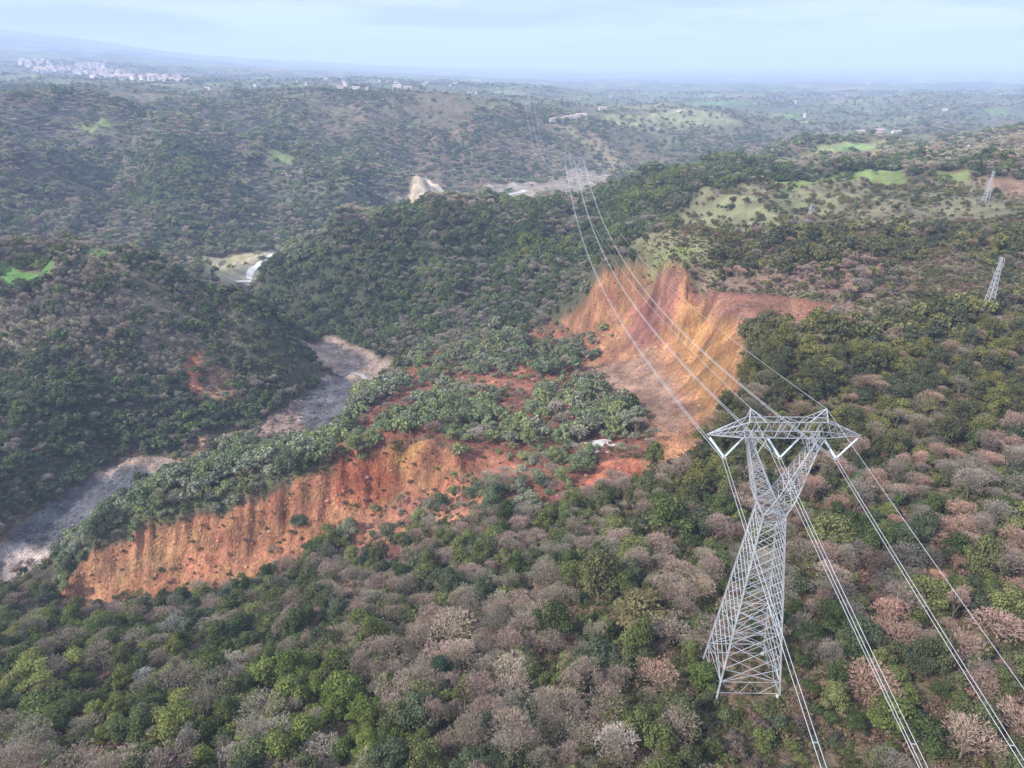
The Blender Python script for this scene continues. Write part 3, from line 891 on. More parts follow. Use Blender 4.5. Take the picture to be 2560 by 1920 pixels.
NV = 6
EV = [(trunk_mesh('trunk', 3.6 + .3 * k), crown_mesh('crown', 3600, .31, R_=rng.uniform(2.8, 3.5), H_=rng.uniform(6, 7.6), base=.6, lobes=11 + k)) for k in range(NV)]
BT = [bare_meshes('crown', 5, 8.0, .70 + .10 * k, .045, 4) for k in range(NV)]
SH = [(trunk_mesh('stem', 1.2, .07, 4, .9), crown_mesh('foliage', 1100, .25, R_=1.9, H_=2.6, base=.05, lobes=8, flat=.9)) for k in range(4)]
EV_MID = [crown_mesh('crown_mid', 420, .80, R_=rng.uniform(2.8, 3.6), H_=rng.uniform(6, 8), base=.4, lobes=9) for k in range(6)]
EV_FAR = [crown_mesh('crown_far', 110, 1.6, R_=rng.uniform(3, 3.6), H_=rng.uniform(5.5, 7.5), base=.2, lobes=6) for k in range(5)]
BT_MID = [bare_meshes('bare_mid', 4, 8.0, .7 + .12 * k, .19, 4) for k in range(4)]
BT_FAR = [bare_meshes('bare_far', 3, 8.0, .8 + .1 * k, .30, 5) for k in range(4)]

# ------------------------------------------------------------------ plants: where they stand
PYL = (44.6, 101.3)
MIX = {   # evergreen, bare, shrub shares; tint sets
    'mixed': (.38, .38, .24, 'ev', 'bare'), 'green': (.60, .15, .25, 'evg', 'barew'), 'pink': (.42, .36, .22, 'ev', 'pink'),
    'olive': (.70, .12, .18, 'olive', 'brown'), 'brush': (.34, .30, .36, 'olive', 'brown'), 'fresh': (.62, .08, .30, 'fresh', 'barew'),
    'evgreen': (.85, .08, .07, 'evg', 'grey'), 'dark': (.86, .10, .04, 'dark', 'grey'), 'grey': (.10, .84, .06, 'dark', 'greybrown'), 'haze': (.50, .43, .07, 'hazeev', 'greybrown'),
    'slump': (.38, .22, .40, 'fresh', 'pink'), 'thicket': (.26, .54, .20, 'ev', 'bare'), 'pinkfew': (.1, .6, .3, 'olive', 'pink')}
TINT = {
    'ev': [(.060, .075, .030), (.075, .098, .030), (.050, .070, .034), (.095, .118, .038), (.045, .070, .022)],
    'evg': [(.075, .110, .026), (.090, .122, .030), (.060, .085, .030), (.105, .128, .034), (.055, .080, .026)],
    'olive': [(.078, .088, .032), (.058, .070, .028), (.100, .112, .034), (.050, .064, .030)],
    'fresh': [(.078, .108, .042), (.095, .125, .040), (.100, .122, .060), (.062, .088, .036)],
    'dark': [(.040, .058, .032), (.050, .068, .036), (.062, .086, .038), (.036, .050, .032), (.070, .076, .048)],
    'bare': [(.34, .27, .20), (.30, .26, .18), (.37, .27, .21), (.27, .25, .18)],
    'barew': [(.36, .32, .24), (.31, .27, .19), (.29, .25, .18)],
    'pink': [(.36, .25, .19), (.31, .25, .19), (.40, .255, .185), (.27, .235, .18)],
    'brown': [(.27, .22, .14), (.24, .21, .14), (.32, .23, .15)],
    'grey': [(.22, .20, .15), (.25, .215, .165)],
    'greybrown': [(.33, .285, .20), (.29, .26, .195), (.37, .30, .205)]}

def band(y0, y1, s, size):
    yy = np.arange(y0, y1, s)
    xs, yl = [], []
    for y in yy:
        w = min(.86 * y + 85, halfwidth(y) * .97)
        x = np.arange(-w, w, s)
        xs.append(x); yl.append(np.full(x.size, y))
    x, y = np.concatenate(xs), np.concatenate(yl)
    x = x + rng.uniform(-.5, .5, x.size) * s * .95
    y = y + rng.uniform(-.5, .5, y.size) * s * .95
    return x, y, np.full(x.size, size)

for k_ in ('ev', 'evg', 'olive', 'fresh'):
    TINT[k_] = [(t_[0] * 1.65, t_[1] * 1.42, t_[2] * 1.6) for t_ in TINT[k_]]
for k_ in ('bare', 'barew', 'pink', 'brown'):
    TINT[k_] = [(t_[0] * .80, t_[1] * .78, t_[2] * .82) for t_ in TINT[k_]]
TINT['fresh'] = [(t_[0] * 1.3, t_[1] * 1.28, t_[2] * 1.5) for t_ in TINT['fresh']]
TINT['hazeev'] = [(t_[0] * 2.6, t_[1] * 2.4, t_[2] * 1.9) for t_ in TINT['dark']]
TINT['dark'] = [(t_[0] * 1.8, t_[1] * 1.72, t_[2] * 1.35) for t_ in TINT['dark']]
HERO = [  # kind, u, v of the foot, crown width in metres, height, tint, label
    ('evergreen_tree', 668, 540, 15, 13, (.055, .085, .026), 'broad round dark green tree, biggest crown left of the large pylon and below the bowl'),
    ('evergreen_tree', 597, 605, 11, 14, (.072, .088, .036), 'tall narrow olive tree standing alone among pinkish bare trees in mid slope'),
    ('evergreen_tree', 833, 550, 12, 10, (.085, .110, .040), 'broad pale olive tree just right of the large pylon\'s waist'),
    ('evergreen_tree', 551, 640, 9, 10, (.040, .060, .022), 'very dark rounded tree with a black green shadowed foot left of the pylon'),
    ('evergreen_tree', 640, 632, 14, 9, (.085, .092, .040), 'wide low olive grey tree behind the round pink bare tree left of the pylon'),
    ('evergreen_tree', 445, 685, 5, 8, (.032, .062, .034), 'small pointed blue green tree in a sea of bare trees, bottom centre'),
    ('evergreen_tree', 700, 690, 7, 7, (.055, .092, .024), 'bright green bushy tree touching the left rear foot of the large pylon'),
    ('evergreen_tree', 720, 520, 9, 9, (.050, .078, .028), 'dark green tree behind the left arm insulator of the large pylon'),
    ('evergreen_tree', 890, 735, 10, 8, (.065, .095, .026), 'bright green spreading tree at the bottom between the two right hand cables'),
    ('evergreen_tree', 390, 545, 9, 8, (.085, .110, .058), 'grey green tree at the foot of the slumped red debris beside the small red pit'),
    ('bare_tree', 870, 706, 12, 9, (.44, .27, .20), 'large round pink bare tree right of the large pylon\'s foot'),
    ('bare_tree', 884, 628, 11, 8, (.44, .26, .20), 'salmon pink bare tree above the large round pink one'),
    ('bare_tree', 996, 645, 13, 9, (.42, .27, .22), 'wide pinkish bare tree at the right edge, under the thin earth wire'),
    ('bare_tree', 829, 592, 11, 8, (.37, .28, .22), 'grey pink bare tree right of the pylon\'s body'),
    ('bare_tree', 655, 690, 11, 8, (.42, .27, .20), 'round pink tan bare tree left of the large pylon\'s left foot'),
    ('bare_tree', 932, 592, 7, 6, (.48, .26, .17), 'small orange pink bare tree between the right cables and the earth wire'),
    ('bare_tree', 958, 762, 12, 9, (.39, .28, .22), 'big greyish pink bare tree in the bottom right corner'),
    ('bare_tree', 699, 608, 10, 9, (.36, .28, .19), 'tan bare tree with a clear dark trunk on red earth left of the pylon'),
    ('bare_tree', 616, 757, 9, 9, (.50, .42, .36), 'sparse whitish bare tree with forked limbs at the bottom, left of the cables'),
    ('bare_tree', 449, 652, 16, 10, (.40, .31, .23), 'largest pinkish bare tree of the thicket in the middle of the lower slope'),
    ('bare_tree', 510, 690, 12, 9, (.42, .34, .26), 'pale bare tree with long arching limbs, middle of the lower slope'),
    ('bare_tree', 148, 690, 7, 7, (.42, .39, .36), 'light grey bare tree among yellow green trees, lower left'),
    ('bare_tree', 178, 640, 13, 9, (.27, .27, .22), 'big dark grey bare tree below the left end of the long orange scarp'),
    ('bare_tree', 240, 675, 9, 8, (.42, .37, .29), 'pale grey pink bare tree behind green trees, lower left of centre'),
]
bands = [band(46, 190, 3.35, 1.18), band(190, 480, 3.8, 1.12), band(480, 950, 4.4, 1.28), band(950, 1900, 7.6, 1.85), band(1900, 4600, 15, 2.0)]
TX = np.concatenate([b[0] for b in bands]); TY = np.concatenate([b[1] for b in bands]); TS = np.concatenate([b[2] for b in bands])
TB = np.concatenate([np.full(b[0].size, i) for i, b in enumerate(bands)])
_, _, TC, TD = classify(TX, TY)
xx, xy, _ = band(340, 520, 2.9, 1)
xx, xy = xx[xx < -60], xy[xx < -60]
_, _, xc, xd = classify(xx, xy)
xk = (xc == 'grey') & (xd > .5)
TX, TY, TC, TD = np.r_[TX, xx[xk]], np.r_[TY, xy[xk]], np.r_[TC, xc[xk]], np.r_[TD, xd[xk]]
TS, TB = np.r_[TS, np.full(xk.sum(), .85)], np.r_[TB, np.full(xk.sum(), 2)]
clump = fbm(TX / 16, TY / 16, 201, 3)
big = fbm(TX / 60, TY / 60, 205, 3)
keep = rng.uniform(size=TX.size) < TD * np.where(TB >= 3, .93, .92) * (0.9 + .35 * clump)
heroes = []
for kind, u, v, w_, h_, tint, label in HERO:
    x, y = ground_at(u, v)
    heroes.append((kind, x, y, w_, h_, tint, label))
    keep &= (TX - x) ** 2 + (TY - y) ** 2 > (w_ * .40) ** 2
keep &= ~((np.abs(TX - PYL[0]) < 7.5) & (np.abs(TY - PYL[1]) < 7))
TX, TY, TS, TB, TC, clump, big = (a[keep] for a in (TX, TY, TS, TB, TC, clump, big))
NT = TX.size
low = (np.abs(TX - PYL[0]) < 13) & (TY > PYL[1] - 26) & (TY < PYL[1] + 5)      # only low scrub before the pylon's feet
kind_i = np.zeros(NT, int)
tint = np.zeros((NT, 3))
u0 = rng.uniform(size=NT)
for c in MIX:
    k = np.where(TC == c)[0]
    pe, pb, ps, te, tb = MIX[c]
    if c == 'haze':
        pe = np.full(k.size, pe)
    fq = np.where(TY[k] > 700, 110.0, np.where(TY[k] > 420, 48.0, 23.0))
    s_ = fbm(TX[k] / fq, TY[k] / fq, 301, 2) * .75 + fbm(TX[k] / 7, TY[k] / 7, 305, 2) * .25
    pe_ = np.clip(pe + s_ * np.where(TY[k] > 420, 1.5, .9), .03, .96)
    tot = pe_ + pb + ps
    tot = np.where(pe_ > pe, 1.0, 1.0)
    rest = 1 - pe_
    kk = np.where(u0[k] < pe_, 0, np.where(u0[k] < pe_ + rest * pb / (pb + ps), 1, 2))
    kind_i[k] = kk
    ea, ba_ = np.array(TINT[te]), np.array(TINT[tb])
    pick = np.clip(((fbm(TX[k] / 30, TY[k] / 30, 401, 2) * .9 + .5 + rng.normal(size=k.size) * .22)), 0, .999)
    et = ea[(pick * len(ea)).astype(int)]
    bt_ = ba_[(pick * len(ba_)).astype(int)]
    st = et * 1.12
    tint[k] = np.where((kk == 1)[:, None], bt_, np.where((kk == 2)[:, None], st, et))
kind_i[low] = 2
tint[low & (tint[:, 0] > .15)] *= .45
tint *= rng.uniform(.82, 1.2, (NT, 1))
# bright green streaks on the middle ridge
sc = np.where(kind_i == 0, .48 + .72 * rng.uniform(0, 1, NT) ** 1.7, np.where(kind_i == 1, .5 + .62 * rng.uniform(0, 1, NT) ** 1.5, rng.uniform(.6, 1.25, NT)))
sc *= TS
sc = np.where((TB == 0) & (kind_i == 0), sc * .92, sc)
sc = np.where(TC == 'slump', sc * .82, sc)
sc = np.where(TC == 'brush', sc * .62, sc)
sc = np.where(TC == 'fresh', sc * 1.12, sc)
sc[low] *= .8
TZ = height(TX, TY)
rz = rng.uniform(0, 2 * np.pi, NT)
HGT = np.array([7.0, 8.0, 2.6])
dep = TY * CP + (CAM_Z - TZ) * SP
uu = 512 + F_PX * TX / dep
vv = 384 + F_PX * ((CAM_Z - TZ) * CP - TY * SP) / dep
infr = (uu > -8) & (uu < 1032) & (vv > 0) & (vv < 785)
pxs = F_PX * sc * HGT[kind_i] / dep

def place_words(x, y, u, v):
    dx, dy = x - PYL[0], y - PYL[1]
    if abs(dx) < 13 and abs(dy) < 14:
        return 'at the feet of the large pylon'
    if u > 800 or dx >= 13:
        row = 'behind the pylon\'s right arm' if v < 480 else 'beside the pylon\'s waist' if v < 560 else 'beside the pylon\'s body' if v < 640 else 'beside the pylon\'s feet' if v < 710 else 'by the bottom edge'
        return ('right of the cables ' if u > 940 else 'among the cables ' if u > 860 else 'left of the cables ') + row
    if v > 730:
        return 'on the bottom edge ' + ('at the left corner' if u < 110 else 'left of the white tree' if u < 230 else 'left of centre' if u < 400 else 'at centre' if u < 560 else 'near the pylon')
    if v > 680:
        return 'just above the bottom edge ' + ('at the left corner' if u < 110 else 'far left' if u < 230 else 'left of centre' if u < 400 else 'at centre' if u < 560 else 'near the pylon')
    if u < 110: return 'below the left tip of the orange scarp'
    if u < 220: return 'below the left part of the orange scarp'
    if u < 340: return 'below the middle of the orange scarp'
    if u < 470: return 'below the right part of the orange scarp' if v < 620 else 'in the thicket left of centre'
    if u < 560: return 'in the bare thicket at centre' if v > 580 else 'below the slumped red mass'
    if u < 640: return 'in the upper thicket at centre' if v < 600 else 'in the lower thicket at centre'
    return 'between the orange bowl and the pylon' if v < 540 else 'left of the pylon\'s body'

def tone(kind, t):
    r, g, b = t
    if kind == 1:
        return 'pink' if r / g > 1.42 else 'reddish brown' if r / g > 1.28 and r < .3 else 'mauve grey' if b / g > .87 else 'pale tan' if r > .3 else 'grey brown'
    return ('yellow green' if g > .115 else 'bright green') if g > .098 and b < .045 else 'grey green' if b > .034 else 'dark green' if g < .072 else 'olive green'

KN = [('evergreen_tree', 'evergreen tree', 'tree'), ('bare_tree', 'leafless tree', 'bare tree'), ('green_shrub', 'shrub', 'shrub')]
PARTS = [('trunk', 'crown'), ('trunk', 'crown'), ('stem', 'foliage')]
SRC = [EV, BT, SH]
protos = {}
LCOUNT = {}

def plant(kind, var, x, y, z, rot, s3, tnt, label, cat, group):
    nm = KN[kind][0]
    key = (kind, var)
    if key not in protos:
        r = bpy.data.objects.new(nm, None)
        r.empty_display_size = .4
        kids = [bpy.data.objects.new(PARTS[kind][j], SRC[kind][var][j]) for j in (0, 1)]
        protos[key] = (r, kids)
        for c in kids: c.parent = r
        objs = [r] + kids
    else:
        pr, pk = protos[key]
        r = pr.copy()
        kids = [c.copy() for c in pk]
        for c in kids: c.parent = r
        objs = [r] + kids
    for o in objs: C.objects.link(o)
    r.location = (x, y, z)
    r.rotation_euler = (0, 0, rot)
    r.scale = s3
    for c in kids:
        c['tint'] = (float(tnt[0]), float(tnt[1]), float(tnt[2]))
    r['label'] = label
    r['category'] = cat
    if group: r['group'] = group
    elif 'group' in r: del r['group']
    return r

indiv = np.zeros(NT, bool)
for kind, x, y, w_, h_, tnt, label in heroes:
    ki = 0 if kind == 'evergreen_tree' else 1
    base_w, base_h = (6.6, 7.0) if ki == 0 else (8.2, 7.6)
    tnt = (tnt[0] * 1.75, tnt[1] * 1.4, tnt[2] * 1.5) if ki == 0 else tuple(c * .85 for c in tnt)
    plant(ki, random.randrange(NV), x, y, float(height(x, y)[0]) - .1, random.uniform(0, 6.28), (w_ / base_w, w_ / base_w, h_ / base_h), tnt, label, KN[ki][2], None)
sel_all = []
for ki in range(3):
    k = np.where((kind_i == ki) & infr & (TB <= 1))[0]
    top = k[np.argsort(-pxs[k])][:300 - (sum(1 for h in heroes if (h[0] == KN[ki][0])))]
    indiv[top] = True
    sel_all += [(int(i), ki) for i in top]
lab, shp = {}, {}
for i, ki in sel_all:
    size = ('small', 'medium', 'large')[int(np.digitize(sc[i], (.75, .98)))]
    shp[i] = int(rng.integers(3))
    l = f"{size} {('low spreading', 'round', 'tall narrow')[shp[i]]} {tone(ki, tint[i])} {KN[ki][1]} {place_words(TX[i], TY[i], uu[i], vv[i])}"
    lab.setdefault(l, []).append(i)
lname = {i: l for l, v in lab.items() for i in v}
for i, ki in sel_all:
    l = lname[i]
    sz = rng.uniform(.9, 1.12)
    plant(ki, int(rng.integers(len(SRC[ki]))), TX[i], TY[i], TZ[i] - .15, rz[i], (sc[i] * sz * (1.12, 1, .86)[shp[i]], sc[i] * sz * (1.12, 1, .86)[shp[i]], sc[i] * (.8, 1.02, 1.28)[shp[i]]), tint[i], l, KN[ki][2],
          l.replace('tree ', 'trees ').replace('shrub ', 'shrubs ') if len(lab[l]) > 1 else None)

# ------------------------------------------------------------------ plants: the mass beyond the nearest ones
def scatter(name, meshes_parts, xs, ys_, zs, rots, scales, tints, var, label=None, cat=None):
    col = bpy.data.collections.new(name + '_sources')
    for i, parts in enumerate(meshes_parts):
        o = bpy.data.objects.new(f'{name}_source_{i:02d}', parts)
        col.objects.link(o)
    me = bpy.data.meshes.new(name)
    n_ = len(xs)
    me.vertices.add(n_)
    me.vertices.foreach_set('co', np.c_[xs, ys_, zs].astype(np.float32).ravel())
    for nm, ty, arr in (('rot', 'FLOAT_VECTOR', np.c_[np.zeros(n_), np.zeros(n_), rots]), ('scl', 'FLOAT_VECTOR', scales)):
        a = me.attributes.new(nm, ty, 'POINT')
        a.data.foreach_set('vector', np.asarray(arr, dtype=np.float32).ravel())
    a = me.attributes.new('tint', 'FLOAT_COLOR', 'POINT')
    a.data.foreach_set('color', np.c_[tints, np.ones(n_)].astype(np.float32).ravel())
    a = me.attributes.new('pick', 'INT', 'POINT')
    a.data.foreach_set('value', np.asarray(var, dtype=np.int32))
    ob = bpy.data.objects.new(name, me)
    C.objects.link(ob)
    ng = bpy.data.node_groups.new(name + '_scatter', 'GeometryNodeTree')
    ng.interface.new_socket('Geometry', in_out='INPUT', socket_type='NodeSocketGeometry')
    ng.interface.new_socket('Geometry', in_out='OUTPUT', socket_type='NodeSocketGeometry')
    N, L = ng.nodes, ng.links
    gi, go = N.new('NodeGroupInput'), N.new('NodeGroupOutput')
    ip, ci = N.new('GeometryNodeInstanceOnPoints'), N.new('GeometryNodeCollectionInfo')
    ci.inputs['Collection'].default_value = col
    ci.inputs['Separate Children'].default_value = True
    ci.inputs['Reset Children'].default_value = True
    def att(nm, ty):
        q = N.new('GeometryNodeInputNamedAttribute'); q.data_type = ty
        q.inputs['Name'].default_value = nm
        return q.outputs['Attribute']
    L.new(gi.outputs[0], ip.inputs['Points'])
    L.new(ci.outputs[0], ip.inputs['Instance'])
    ip.inputs['Pick Instance'].default_value = True
    L.new(att('pick', 'INT'), ip.inputs['Instance Index'])
    L.new(att('rot', 'FLOAT_VECTOR'), ip.inputs['Rotation'])
    L.new(att('scl', 'FLOAT_VECTOR'), ip.inputs['Scale'])
    L.new(ip.outputs[0], go.inputs[0])
    md = ob.modifiers.new('scatter', 'NODES')
    md.node_group = ng
    return tag(ob, label, cat, kind='stuff')

def joined(parts):
    """one mesh out of a trunk and a crown, so that a distant copy is a single instance"""
    tr, cr = parts
    me = cr.copy()
    v1 = np.empty(len(me.vertices) * 3, np.float32); me.vertices.foreach_get('co', v1)
    v2 = np.empty(len(tr.vertices) * 3, np.float32); tr.vertices.foreach_get('co', v2)
    vs = np.r_[v1, v2].reshape(-1, 3)
    fs = [tuple(p.vertices) for p in me.polygons] + [tuple(i + len(me.vertices) for i in p.vertices) for p in tr.polygons]
    val = np.empty(len(me.polygons), np.float32); me.attributes['leaf'].data.foreach_get('value', val)
    out = bpy.data.meshes.new('plant')
    out.from_pydata(vs.tolist(), [], fs)
    a = out.attributes.new('leaf', 'FLOAT', 'FACE')
    a.data.foreach_set('value', np.r_[val, np.full(len(tr.polygons), .2, np.float32)])
    mats = [m for m in me.materials] + [m for m in tr.materials if m.name not in [q.name for q in me.materials]]
    for m in mats: out.materials.append(m)
    mi = np.zeros(len(fs), np.int32)
    if len(mats) > 1: mi[len(val):] = 1
    out.polygons.foreach_set('material_index', mi)
    return out

rest = ~indiv
def rows(kk, b0, b1):
    return np.where(rest & (kind_i == kk) & (TB >= b0) & (TB <= b1))[0]
ev_src = [joined(p) for p in EV] + EV_MID + EV_FAR
k0, k1, k2 = rows(0, 0, 1), rows(0, 2, 2), rows(0, 3, 4)
k = np.r_[k0, k1, k2]
var = np.r_[np.where(TY[k0] < 240, rng.integers(0, NV, k0.size), rng.integers(NV, NV + 6, k0.size)), rng.integers(NV, NV + 6, k1.size), rng.integers(NV + 6, NV + 11, k2.size)]
flat = np.where(TB[k] >= 3, .62, 1.0)
scatter('evergreen_tree_mass', ev_src, TX[k], TY[k], TZ[k] - .2, rz[k], np.c_[sc[k], sc[k] * rng.uniform(.85, 1.15, k.size), sc[k] * flat * rng.uniform(.85, 1.2, k.size)], tint[k], var,
        'dense green evergreen woodland covering the hills and slopes', 'woodland')
bt_src = [joined(p) for p in BT] + [joined(p) for p in BT_MID] + [joined(p) for p in BT_FAR]
k0, k1, k2 = rows(1, 0, 1), rows(1, 2, 2), rows(1, 3, 4)
k = np.r_[k0, k1, k2]
var = np.r_[np.where(TY[k0] < 240, rng.integers(0, NV, k0.size), rng.integers(NV, NV + 4, k0.size)), rng.integers(NV, NV + 4, k1.size), rng.integers(NV + 4, NV + 8, k2.size)]
flat = np.where(TB[k] >= 3, .62, 1.0)
scatter('bare_tree_mass', bt_src, TX[k], TY[k], TZ[k] - .2, rz[k], np.c_[sc[k] * np.where(TC[k] == 'grey', .62, 1), sc[k] * np.where(TC[k] == 'grey', .62, 1), sc[k] * flat], tint[k], var,
        'grey and brown leafless woodland mixed through the hills', 'woodland')
k = rows(2, 0, 4)
sh_src = [joined(p) for p in SH]
s_ = sc[k] * np.where(TB[k] >= 2, 1.9, 1.0)
scatter('green_shrub_mass', sh_src, TX[k], TY[k], TZ[k] - .1, rz[k], np.c_[s_, s_, s_], tint[k], rng.integers(0, 4, k.size),
        'low green scrub between the trees', 'scrub')

# undergrowth: tufts of bramble and dry grass between the trees
x, y, _ = band(46, 420, 1.6, 1)
_, bare_, cl_, dn_ = classify(x, y)
kp = (bare_ < .3) & (rng.uniform(size=x.size) < .8) | ((bare_ >= .3) & (bare_ < .95) & (rng.uniform(size=x.size) < .3)) | ((bare_ >= .95) & (cl_ == 'slump') & (rng.uniform(size=x.size) < .12))
x, y, cl_ = x[kp], y[kp], cl_[kp]
tuft = [crown_mesh('tuft', 90, .34, R_=1.15, H_=.95, base=0, lobes=5, flat=.7) for _ in range(4)]
nz = fbm(x / 11, y / 11, 501, 3) + rng.normal(size=x.size) * .25
ta, tb_, tc_ = np.array((.085, .095, .032)), np.array((.20, .15, .085)), np.array((.20, .125, .095))
tt_ = np.where((nz < -.1)[:, None], ta, np.where((nz < .22)[:, None], tb_ * .75, tc_)) * rng.uniform(.75, 1.25, (x.size, 1))
s_ = rng.uniform(.5, 1.5, x.size)
scatter('undergrowth', tuft, x, y, height(x, y) - .05, rng.uniform(0, 6.28, x.size), np.c_[s_, s_, s_ * rng.uniform(.5, 1.2, x.size)], tt_, rng.integers(0, 4, x.size),
        'bramble, dry grass and low undergrowth on the forest floor', 'undergrowth')

# rubble on the bare faces, the slump and the river bed
x, y, _ = band(175, 620, 2.6, 1)
x, y = np.r_[x, x + rng.uniform(-2, 2, x.size)], np.r_[y, y + rng.uniform(-2, 2, y.size)]
bc_, bare_, cl_, _ = classify(x, y)
kp = (bare_ > .85) & (rng.uniform(size=x.size) < .55 * (0.4 + .9 * np.clip(fbm(x / 13, y / 13, 611, 3) + .4, 0, 1)))
x, y, bc_ = x[kp], y[kp], bc_[kp]
def rock_mesh(k):
    v, f = [], []
    nr_, nu = 4, 6
    v.append((0, 0, -.5))
    for i in range(1, nr_):
        for j in range(nu):
            th, ph = math.pi * i / nr_, 2 * math.pi * (j + .3 * i) / nu
            r = random.uniform(.36, .58)
            v.append((r * math.sin(th) * math.cos(ph) * 1.3, r * math.sin(th) * math.sin(ph), -r * math.cos(th) * .8))
    v.append((0, 0, .45))
    for j in range(nu):
        f.append((0, 1 + (j + 1) % nu, 1 + j))
        for i in range(nr_ - 2):
            a, b = 1 + i * nu, 1 + (i + 1) * nu
            f.append((a + j, a + (j + 1) % nu, b + (j + 1) % nu, b + j))
        f.append((1 + (nr_ - 2) * nu + j, 1 + (nr_ - 2) * nu + (j + 1) % nu, len(v) - 1))
    me = bpy.data.meshes.new('clod')
    me.from_pydata(v, [], f)
    at = me.attributes.new('leaf', 'FLOAT', 'FACE'); at.data.foreach_set('value', np.full(len(f), .5, np.float32))
    me.materials.append(M_TWIG)
    return me
s_ = rng.gamma(2.2, .22, x.size) + .25
scatter('rubble', [rock_mesh(k) for k in range(4)], x, y, height(x, y) + s_ * .1, rng.uniform(0, 6.28, x.size), np.c_[s_, s_, s_ * .8],
        np.clip(bc_ * rng.uniform(.6, 1.25, (x.size, 1)) + rng.choice([0, 0, 0, .12], size=(x.size, 1)), 0, .7), rng.integers(0, 4, x.size),
        'loose clods and stones on the bare slopes and river bed', 'rubble')

# ------------------------------------------------------------------ lattice pylons
def brace_face(mb, leg_a, leg_b, zs, w):
    """crossed bracing between two legs given as functions of height"""
    for z0, z1 in zip(zs, zs[1:]):
        mb.angle(leg_a(z0), leg_b(z1), w)
        mb.angle(leg_b(z0), leg_a(z1), w)

